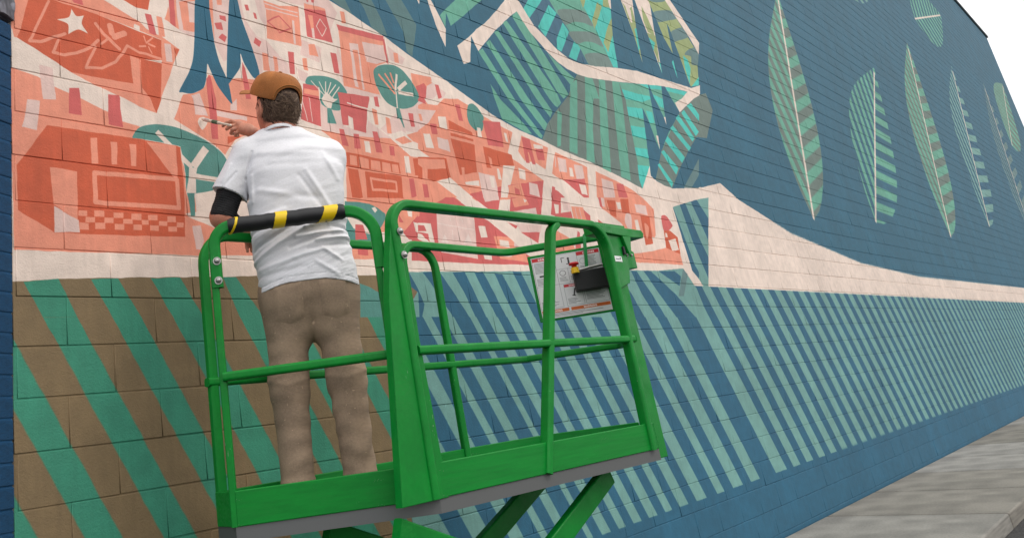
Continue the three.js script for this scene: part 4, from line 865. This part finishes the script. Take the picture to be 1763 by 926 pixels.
  // --- T-shirt
  const Tb = tab([[0.80, 0.204, 0.140, 0.010], [0.84, 0.205, 0.140, 0.010], [0.90, 0.207, 0.140, 0.008], [1.02, 0.203, 0.132, 0.0], [1.14, 0.200, 0.130, -0.006], [1.26, 0.208, 0.134, 0.0], [1.34, 0.216, 0.134, 0.0], [1.42, 0.196, 0.118, -0.012], [1.49, 0.135, 0.090, -0.026], [1.56, 0.09, 0.065, -0.034]]);
  const F = [];                                                       // folds: x0 y0 x1 y1 height width (metres on the back)
  for (const q of [[-0.20, 0.97, 0.02, 1.08, 9, 15], [0.02, 1.08, 0.13, 1.10, 8, 13], [-0.19, 1.02, -0.03, 1.09, -6, 14], [-0.05, 1.0, 0.12, 1.05, -7, 13], [-0.02, 1.04, 0.17, 1.055, 8, 11], [0.06, 1.02, 0.20, 1.03, 8, 11], [0.02, 0.985, 0.18, 1.0, -7, 12], [-0.04, 0.955, 0.1, 0.985, 7, 13], [0.08, 0.985, 0.15, 0.93, 7, 11], [0.05, 0.93, 0.13, 0.87, 6, 12], [-0.18, 0.93, -0.03, 0.955, 5, 15], [-0.2, 0.90, 0.0, 0.915, -4, 16], [0.12, 1.09, 0.21, 1.12, 8, 12], [0.13, 1.075, 0.2, 1.07, -7, 10], [0.10, 1.14, 0.2, 1.17, -5, 16], [0.05, 1.32, 0.15, 1.12, 5, 15], [0.02, 1.3, 0.11, 1.14, -4, 14], [-0.20, 1.13, -0.06, 1.16, 6, 16], [-0.2, 1.09, -0.08, 1.11, -5, 13], [-0.165, 1.44, -0.2, 1.33, -5, 9], [-0.2, 1.33, -0.2, 1.24, -6, 9], [-0.175, 1.33, -0.185, 1.22, 4, 11], [-0.12, 1.42, 0.1, 1.40, 3, 22], [-0.1, 1.36, 0.12, 1.35, -3, 22], [0.13, 1.40, 0.18, 1.28, 4, 16], [-0.15, 1.26, 0.0, 1.21, 4, 20], [-0.05, 1.22, 0.1, 1.2, -4, 22], [-0.26, 1.4, -0.3, 1.33, 4, 11], [-0.24, 1.36, -0.3, 1.30, -4, 10]]) {
    const [x0, y0, x1, y1, h, w] = q, dx = x1 - x0, dy = y1 - y0; F.push([x0, y0, dx, dy, 1 / (dx * dx + dy * dy), h * 1.25 / 1000, 1 / (w * 0.7 / 1000)]);
  }
  const folds = (x, y, z) => { let s = 0.003 * fbm(x * 9, y * 12, z * 9, 3) + 0.0055 * fbm((x * 0.9 + y * 0.35) * 7, (y - x * 0.38) * 34, z * 7 + 4, 3) * clamp01((1.16 - y) / 0.12) + 0.0022 * fbm((x + y * 0.3) * 6, (y - x * 0.3) * 26, z * 6 + 9, 3); const k = clamp01((z + 0.06) / 0.08); for (const f of F) { const px = x - f[0], py = y - f[1], t = clamp01((px * f[2] + py * f[3]) * f[4]), d = Math.hypot(px - f[2] * t, py - f[3] * t) * f[6]; if (d < 2.6) s += k * f[5] * Math.exp(-d * d) * (0.35 + 0.65 * Math.sin(Math.PI * (0.12 + 0.76 * t))); } return s; };
  const slL = cap([-0.185, 1.452, 0.025], [-0.292, 1.275, 0.03], 0.075, 0.073), slR = cap([0.157, 1.416, 0.0], [0.09, 1.455, -0.19], 0.076, 0.068), yoL = cap([-0.045, 1.515, 0.015], [-0.185, 1.462, 0.025], 0.058, 0.067), yoR = cap([-0.02, 1.508, 0.012], [0.156, 1.424, 0.004], 0.056, 0.072);
  const nrm = (v) => { const l = Math.hypot(...v); return v.map((q) => q / l); }, sdL = nrm([-0.42, -0.9, 0.0]), sdR = nrm([-0.065, 0.03, -0.19]);
  const shirtCore = (x, y, z) => {
    const [, a, b, cx] = Tb(y), X = Math.abs(x - cx) / a, Z = Math.abs(z - 0.02) / b;
    let d = (Math.pow(Math.pow(X, 2.5) + Math.pow(Z, 2.5), 0.4) - 1) * b * 0.95; d = Math.max(d, y - 1.55);
    d = smin(d, yoL(x, y, z), 0.05); d = smin(d, yoR(x, y, z), 0.05);
    const L = Math.max(slL(x, y, z), (x + 0.283) * sdL[0] + (y - 1.292) * sdL[1] + (z - 0.03) * sdL[2]), R = Math.max(slR(x, y, z), (x - 0.095) * sdR[0] + (y - 1.458) * sdR[1] + (z + 0.175) * sdR[2]);
    d = smin(d, L, 0.022); return smin(d, R, 0.03);
  };
  const hemY = (x, z) => 0.853 - 0.1 * Math.max(0, x) + 0.010 * Math.sin(x * 9 + 1) + 0.006 * noise3(x * 12, 3, z * 12);
  const neckHole = cap([-0.047, 1.48, 0.022], hp(0, -0.04, 0.02), 0.073, 0.078);
  const shirtSdf = (x, y, z) => { let d = shirtCore(x, y, z); if (Math.abs(d) < 0.04) d -= folds(x, y, z); d = Math.max(d, hemY(x, z) - y); if (Math.abs(y - hemY(x, z) - 0.022) < 0.003) d += 0.0012; return Math.max(d, -Math.max(neckHole(x, y, z), 1.535 - y + 0.12 * (z - 0.02))); };
  const gShirt = nets(shirtSdf, [-0.41, 0.805, -0.3], [0.27, 1.62, 0.2], 0.0054);
  const fab = dataTex(512, (u, v) => 0.5 + 0.25 * (tn(u * 256, v * 256, 256, 1) - 0.5) + 0.5 * (tn(u * 40, v * 60, 20, 2) - 0.5) * 0.5); fab.repeat.set(5, 5);
  const fabT = dataTex(256, (u, v) => { const n = 0.90 + 0.025 * (tn(u * 7, v * 7, 7, 1) - 0.5) + 0.03 * (tn(u * 128, v * 128, 128, 2) - 0.5); return [n * 0.995, n * 0.993, n * 1.01].map(clamp01); }, true); fabT.repeat.set(2, 2);
  const shirt = mesh('t_shirt', gShirt, new THREE.MeshPhysicalMaterial({ map: fabT, bumpMap: fab, bumpScale: 0.0012, roughness: 0.95, sheen: 0.2, sheenRoughness: 0.6 }), man); shirt.userData.label = 'plain white short-sleeved T-shirt';
  { // ribbed collar
    const pts = []; const c0 = V(-0.047, 1.534, 0.025); for (let i = 0; i <= 48; i++) { const a = i / 48 * 6.28318; pts.push(V(c0.x + Math.cos(a) * 0.079, c0.y - 0.003 + 0.02 * Math.sin(a) + 0.008 * Math.cos(a) + (Math.abs(Math.cos(a)) ** 2) * 0.002, c0.z + Math.sin(a) * 0.08)); }
    mesh('collar', sweep(pts, rrProfile(0.006, 0.015, 0.0025), V(1, 0, 0)), shirt.material, shirt);
  }
  // --- black sleeve over the left elbow
  const es = cap([-0.278, 1.29, 0.03], [-0.316, 1.198, 0.036], 0.0565, 0.050), es2 = cap([-0.316, 1.198, 0.036], [-0.29, 1.203, -0.08], 0.050, 0.042), eN = nrm([-0.38, -0.92, 0.05]);
  const cuff = nets((x, y, z) => { let d = smin(es(x, y, z), es2(x, y, z), 0.02) - 0.0022 * Math.sin(((x + 0.28) * eN[0] + (y - 1.3) * eN[1]) * 620) * (0.6 + 0.4 * noise3(x * 40, y * 40, z * 40)) - 0.003 * noise3(x * 25, y * 40, z * 25); d = Math.max(d, -0.075 - z); return Math.max(d, 1.186 - 0.2 * (x + 0.316) - y); }, [-0.39, 1.12, -0.12], [-0.2, 1.37, 0.12], 0.0045);
  const cm = mesh('elbow_sleeve', cuff, std(rgb(16, 16, 19), 0.9), man); cm.userData.label = 'black ribbed elbow sleeve';
  // --- trousers and shoes
  const Tt = tab([[0.7, 0.185, 0.125, 0.008], [0.8, 0.195, 0.132, 0.008], [0.88, 0.19, 0.128, 0.008], [0.96, 0.175, 0.112, 0.006]]);
  const lL = cap([-0.085, 0.80, 0.02], [-0.115, 0.47, 0.015], 0.098, 0.075), lL2 = cap([-0.115, 0.47, 0.015], [-0.12, 0.07, 0.035], 0.075, 0.062), lR = cap([0.10, 0.80, 0.02], [0.115, 0.47, 0.015], 0.098, 0.075), lR2 = cap([0.115, 0.47, 0.015], [0.12, 0.07, 0.035], 0.075, 0.062);
  const pel = ell([0.008, 0.87, 0.02], [0.196, 0.2, 0.138]);
  const trSdf = (x, y, z) => { let d = Math.max(pel(x, y, z), y - 0.96); d = smin(d, Math.min(smin(lL(x, y, z), lL2(x, y, z), 0.04), smin(lR(x, y, z), lR2(x, y, z), 0.04)), 0.07); if (Math.abs(d) < 0.04) d -= 0.0055 * fbm(x * 7, y * 11, z * 7, 3) - 0.0035 * Math.exp(-(((x - 0.01) / 0.005) ** 2)) * (z > 0.05 && y > 0.7 ? 1 : 0) + 0.0025 * Math.exp(-(((y - 0.47 - 0.25 * Math.abs(Math.abs(x) - 0.11)) / 0.012) ** 2)) + 0.002 * Math.exp(-(((y - 0.52 + 0.3 * (Math.abs(x) - 0.11)) / 0.011) ** 2)) + 0.005 * Math.exp(-(((y - 0.11) / 0.012) ** 2)) + 0.004 * Math.sin(y * 70 + 8 * noise3(x * 6, y * 3, z * 6)) * clamp01(1.5 * noise3(x * 5 + 3, y * 6, z * 5) + 0.2); return Math.max(d, 0.055 - y); };
  const trT = dataTex(256, (u, v) => { const n = 0.58 + 0.1 * (tn(u * 8, v * 8, 8, 1) - 0.5) + 0.08 * (tn(u * 64, v * 64, 64, 2) - 0.5) * 0.6 + (tn(u * 40, v * 40, 40, 6) > 0.965 ? 0.2 : 0); return [n, n * 0.86, n * 0.72].map(clamp01); }, true); trT.repeat.set(3, 3);
  const tr = mesh('trousers', nets(trSdf, [-0.25, 0.03, -0.17], [0.25, 0.99, 0.2], 0.0085), new THREE.MeshStandardMaterial({ map: trT, bumpMap: fab, bumpScale: 0.0015, roughness: 0.95 }), man); tr.userData.label = 'khaki work trousers';
  for (const s of [-1, 1]) {                                            // back pockets
    const P = [], UV = [], I = [], nu = 12, nv = 12;
    for (let j = 0; j <= nv; j++) for (let i = 0; i <= nu; i++) { const u = i / nu - 0.5, v = j / nv, x = 0.012 + s * 0.092 + u * 0.115, y = 0.855 - v * 0.135 - (v > 0.85 ? 0.02 * (v - 0.85) / 0.15 * (1 - Math.abs(u) * 2) : 0); let z = 0.2; for (let k = 0; k < 30; k++) z -= Math.max(-0.02, Math.min(0.02, trSdf(x, y, z))); P.push(x, y, z + (Math.abs(u) > 0.49 || j === 0 || j === nv ? 0.0005 : 0.006)); UV.push(x, y); }
    for (let j = 0; j < nv; j++) for (let i = 0; i < nu; i++) { const a = j * (nu + 1) + i; I.push(a, a + nu + 1, a + 1, a + 1, a + nu + 1, a + nu + 2); }
    const g = new THREE.BufferGeometry(); g.setAttribute('position', new THREE.Float32BufferAttribute(P, 3)); g.setAttribute('uv', new THREE.Float32BufferAttribute(UV, 2)); g.setIndex(I); g.computeVertexNormals(); mesh('back_pocket', g, tr.material, tr);
  }
  for (const s of [-1, 1]) {
    const sh = [ell([s * 0.122, 0.045, 0.03], [0.043, 0.055, 0.06]), cap([s * 0.122, 0.042, 0.02], [s * 0.135, 0.036, -0.14], 0.042, 0.04)];
    mesh('shoe', nets((x, y, z) => Math.max(smin(sh[0](x, y, z), sh[1](x, y, z), 0.03), 0.003 - y), [s * 0.13 - 0.08, -0.02, -0.21], [s * 0.13 + 0.08, 0.13, 0.12], 0.006), std(rgb(58, 50, 44), 0.8), man);
  }
  // --- hair: a base and loose locks
  const cM = hM.clone().multiply(new THREE.Matrix4().compose(V(0, 0.040, 0.002), new THREE.Quaternion().setFromEuler(new THREE.Euler(0.52, 0, 0)), V(1, 1, 1)));
  const cI = cM.clone().invert().multiply(hM);                        // head to cap coordinates
  const hairBase = nets((X, Y, Z) => { const [x, y, z] = toHead(X, Y, Z); let d = ell([0, 0.008, 0.02], [0.0835, 0.118, 0.0985])(x, y, z); d = Math.max(d, -0.108 - y + 0.9 * Math.max(0, 0.062 - z)); d = Math.max(d, -0.012 - z + (y > 0.03 ? -0.08 : 0)); const u = V(x, y, z).applyMatrix4(cI); if (u.y < 0.0 && Math.abs(d) < 0.03) d -= 0.011 * fbm(x * 34 + 0.6 * y * 30, y * 13, z * 34, 3) + 0.003 * Math.sin(Math.atan2(x, z) * 46 + 5 * noise3(x * 20, y * 20, z * 20)); return d; }, [-0.17, 1.53, -0.12], [0.11, 1.82, 0.16], 0.0042);
  const hairMat = new THREE.MeshStandardMaterial({ vertexColors: true, roughness: 0.8 });
  const hr = rng(31), P = [], Cc = [], I = [];
  const hairCols = [[0.05, 0.027, 0.017], [0.09, 0.051, 0.032], [0.15, 0.092, 0.058], [0.26, 0.18, 0.125]];
  const bc = []; for (let i = 0; i < hairBase.attributes.position.count; i++) { bc.push(0.06, 0.034, 0.022); }
  hairBase.setAttribute('color', new THREE.Float32BufferAttribute(bc, 3));
  for (let n = 0; n < 2600; n++) {
    const az = (hr() - 0.5) * 3.5, el = -0.98 + hr() * 1.6;             // azimuth from the back of the head
    const p = V(Math.sin(az) * Math.cos(el) * 0.085, 0.008 + Math.sin(el) * 0.119, 0.02 + Math.cos(az) * Math.cos(el) * 0.1), nm = V(p.x / 0.085, (p.y - 0.008) / 0.16, (p.z - 0.02) / 0.1).normalize(), u = p.clone().applyMatrix4(cI);
    const inArch = Math.abs(az) < 0.5 && u.y < 0.045;
    if ((u.y > -0.004 && !inArch) || p.z < -0.004 || p.y < -0.1 + 0.9 * Math.max(0, 0.06 - p.z)) continue;
    const clump = noise3(az * 7, el * 6, 3), len = 0.024 + hr() * 0.03, sw = clump * 1.3 + (hr() - 0.5) * 0.5 - Math.sign(p.x) * 0.2, dv = V(sw, -1, 0.1), dir = dv.clone().addScaledVector(nm, -dv.dot(nm)).normalize(), side = nm.clone().cross(dir), w = 0.0011 + hr() * 0.002;
    const col = hairCols[Math.max(0, Math.min(3, Math.floor((0.5 + 0.5 * noise3(az * 11, el * 9, 8)) * 2.4 + hr() * 1.5)))], st = P.length / 3, lift = 0.05 + hr() * 0.2 + (p.y < -0.06 ? hr() * 0.3 : 0), curl = clump * 0.8 + (hr() - 0.5) * 0.5, ph = hr() * 6;
    for (let k = 0; k <= 6; k++) { const t = k / 6, q = p.clone().addScaledVector(dir, len * t).addScaledVector(nm, 0.0025 + 0.004 * clump + len * lift * t * t).addScaledVector(side, len * (curl * t * t + 0.12 * Math.sin(ph + t * 5) * t)); q.addScaledVector(nm, -0.45 * (len * t) ** 2 / 0.09); const ww = w * (1 - 0.8 * t);
      for (const s of [-1, 1]) { const v = q.clone().addScaledVector(side, s * ww).applyMatrix4(hM); P.push(v.x, v.y, v.z); Cc.push(...col); } }
    for (let k = 0; k < 6; k++) { const a = st + k * 2; I.push(a, a + 1, a + 3, a, a + 3, a + 2); }
  }
  const locks = new THREE.BufferGeometry(); locks.setAttribute('position', new THREE.Float32BufferAttribute(P, 3)); locks.setAttribute('color', new THREE.Float32BufferAttribute(Cc, 3)); locks.setIndex(I); locks.computeVertexNormals();
  hairBase.deleteAttribute('uv'); hairMat.side = THREE.DoubleSide;
  const hair = mesh('hair', mergeGeometries([hairBase, locks]), hairMat, man); hair.userData.label = 'short tousled dark brown hair';
  // --- cap: six panels, an arched opening at the back, a curved peak
  const cR = (az, t) => { // az from the front (-z); t 0 rim .. 1 top
    const y = 0.112 * Math.sin(t * Math.PI / 2) ** 0.92, k = Math.cos(t * Math.PI / 2) ** 0.62, x = 0.106 * k * Math.sin(az), z = -0.123 * k * Math.cos(az) * (Math.cos(az) > 0 ? 1.0 : 0.98);
    const w = 0.0022 * noise3(x * 30, y * 40, z * 30), fa = ((az / (Math.PI / 3)) % 1 + 1) % 1, sd = Math.min(fa, 1 - fa) * 22, seam = -0.0014 * Math.exp(-sd * sd); const n = V(x / 0.106, y / 0.112, z / 0.123).normalize(); return V(x, y, z).addScaledVector(n, w + seam);
  };
  const rimT = (az) => { const b = Math.abs(((az - Math.PI + Math.PI * 3) % (Math.PI * 2)) - Math.PI); return b < 0.62 ? 0.36 * Math.sqrt(Math.max(0, 1 - (b / 0.62) ** 2)) : 0; };
  const shell = (fn, nu, nv, th) => { // closed thin shell from a surface fn(u,v)
    const Q = [], J = []; const push = (v) => Q.push(v.x, v.y, v.z);
    for (let j = 0; j <= nv; j++) for (let i = 0; i <= nu; i++) push(fn(i / nu, j / nv, 0));
    for (let j = 0; j <= nv; j++) for (let i = 0; i <= nu; i++) push(fn(i / nu, j / nv, th));
    const W = nu + 1, S = W * (nv + 1); for (let j = 0; j < nv; j++) for (let i = 0; i < nu; i++) { const a = j * W + i; J.push(a, a + W, a + 1, a + 1, a + W, a + W + 1, S + a, S + a + 1, S + a + W, S + a + 1, S + a + W + 1, S + a + W); }
    for (let i = 0; i < nu; i++) { J.push(i, i + 1, S + i + 1, i, S + i + 1, S + i); const b = nv * W + i; J.push(b, S + b + 1, b + 1, b, S + b, S + b + 1); }
    for (let j = 0; j < nv; j++) for (const e of [0, nu]) { const a = j * W + e; J.push(a, S + a + W, a + W, a, S + a, S + a + W); }
    const g = new THREE.BufferGeometry(); g.setAttribute('position', new THREE.Float32BufferAttribute(Q, 3)); g.setIndex(J); g.setAttribute('uv', new THREE.Float32BufferAttribute(Array.from({ length: Q.length / 3 * 2 }, (_, i) => (i % 2 ? Q[(i >> 1) * 3 + 1] : Q[(i >> 1) * 3] + Q[(i >> 1) * 3 + 2])), 2)); g.computeVertexNormals(); return g;
  };
  const capT = dataTex(256, (u, v) => { const n = 1 + 0.16 * (tn(u * 6, v * 6, 6, 1) - 0.5) + 0.16 * (tn(u * 128, v * 128, 128, 2) - 0.5); return [0.645 * n, 0.40 * n, 0.20 * n].map(clamp01); }, true); capT.repeat.set(5, 5);
  const capMat = new THREE.MeshStandardMaterial({ map: capT, bumpMap: fab, bumpScale: 0.002, roughness: 0.9, side: THREE.DoubleSide });
  const dome = shell((u, v, th) => { const az = u * Math.PI * 2, t0 = rimT(az), p = cR(az, mix(t0, 0.998, v)); return p.multiplyScalar(1 - th / 0.1); }, 120, 26, 0.0025); dome.applyMatrix4(cM);
  const capm = mesh('cap', dome, capMat, man); capm.userData.label = 'brown canvas baseball cap with a curved peak';
  const peak = shell((u, v, th) => { const a = (u - 0.5) * 1.75, k = v, rx = 0.106 * Math.sin(a), rz = -0.123 * Math.cos(a); const L = 0.1 * Math.cos(a * 1.02) ** 0.55; return V(rx * (1 + 0.08 * k), 0.006 - 0.002 * k - 0.020 * (rx / 0.085) ** 2 * (0.35 + 0.65 * k) - th, rz - k * L); }, 40, 10, 0.0035); peak.applyMatrix4(cM); mesh('peak', peak, capMat, capm);
  const bt = new THREE.SphereGeometry(0.008, 14, 8); bt.scale(1, 0.55, 1); bt.translate(0, 0.1125, 0); bt.applyMatrix4(cM); mesh('top_button', bt, capMat, capm);
  const stP = []; for (let i = 0; i <= 24; i++) { const a = (i / 24 - 0.5) * 1.36, az = Math.PI + a; stP.push(cR(az, 0.36 * Math.sqrt(Math.max(0, 1 - (a / 0.68) ** 2)) + 0.045).multiplyScalar(1.008).applyMatrix4(cM)); }
  mesh('arch_binding', sweep(stP, rrProfile(0.002, 0.009, 0.0008), V(0, 1, 0)), std(rgb(178, 118, 62), 0.85), capm);
}

// ------------------------------------------------------------------ the brush in the painter's right hand
{
  const tip = V(0.520, 3.076, 0.006), grip = V(0.512, 2.957, 0.225), dir = grip.clone().sub(tip).normalize();
  const br = thing('paint_brush', 'slim paint brush with pale ferrule held against the mural', 'paint brush', tip.toArray());
  const q = new THREE.Quaternion().setFromUnitVectors(V(0, 1, 0), dir);
  const lathe = (p) => { const g = new THREE.LatheGeometry(p.map(([a, y]) => new THREE.Vector2(a, y)), 20); g.scale(1, 1, 1); g.applyQuaternion(q); return g; };
  mesh('bristles', lathe([[0, 0], [0.004, 0.002], [0.0085, 0.02], [0.0095, 0.04], [0, 0.041]]), std(rgb(228, 214, 202), 0.9), br);
  mesh('ferrule', lathe([[0, 0.04], [0.0098, 0.04], [0.0098, 0.052], [0.0104, 0.054], [0.0098, 0.056], [0.008, 0.088], [0, 0.088]]), std(rgb(205, 200, 196), 0.35, { metalness: 0.5 }), br);
  mesh('handle', lathe([[0, 0.087], [0.0074, 0.087], [0.0094, 0.125], [0.0085, 0.165], [0.0062, 0.215], [0.0056, 0.262], [0.0066, 0.30], [0, 0.305]]), std(rgb(214, 204, 188), 0.5), br);
  mesh('handle_band', lathe([[0.0096, 0.12], [0.0098, 0.15], [0.0091, 0.175], [0.0086, 0.175]]), std(rgb(70, 98, 74), 0.6), br);
}

renderer.render(scene, camera);
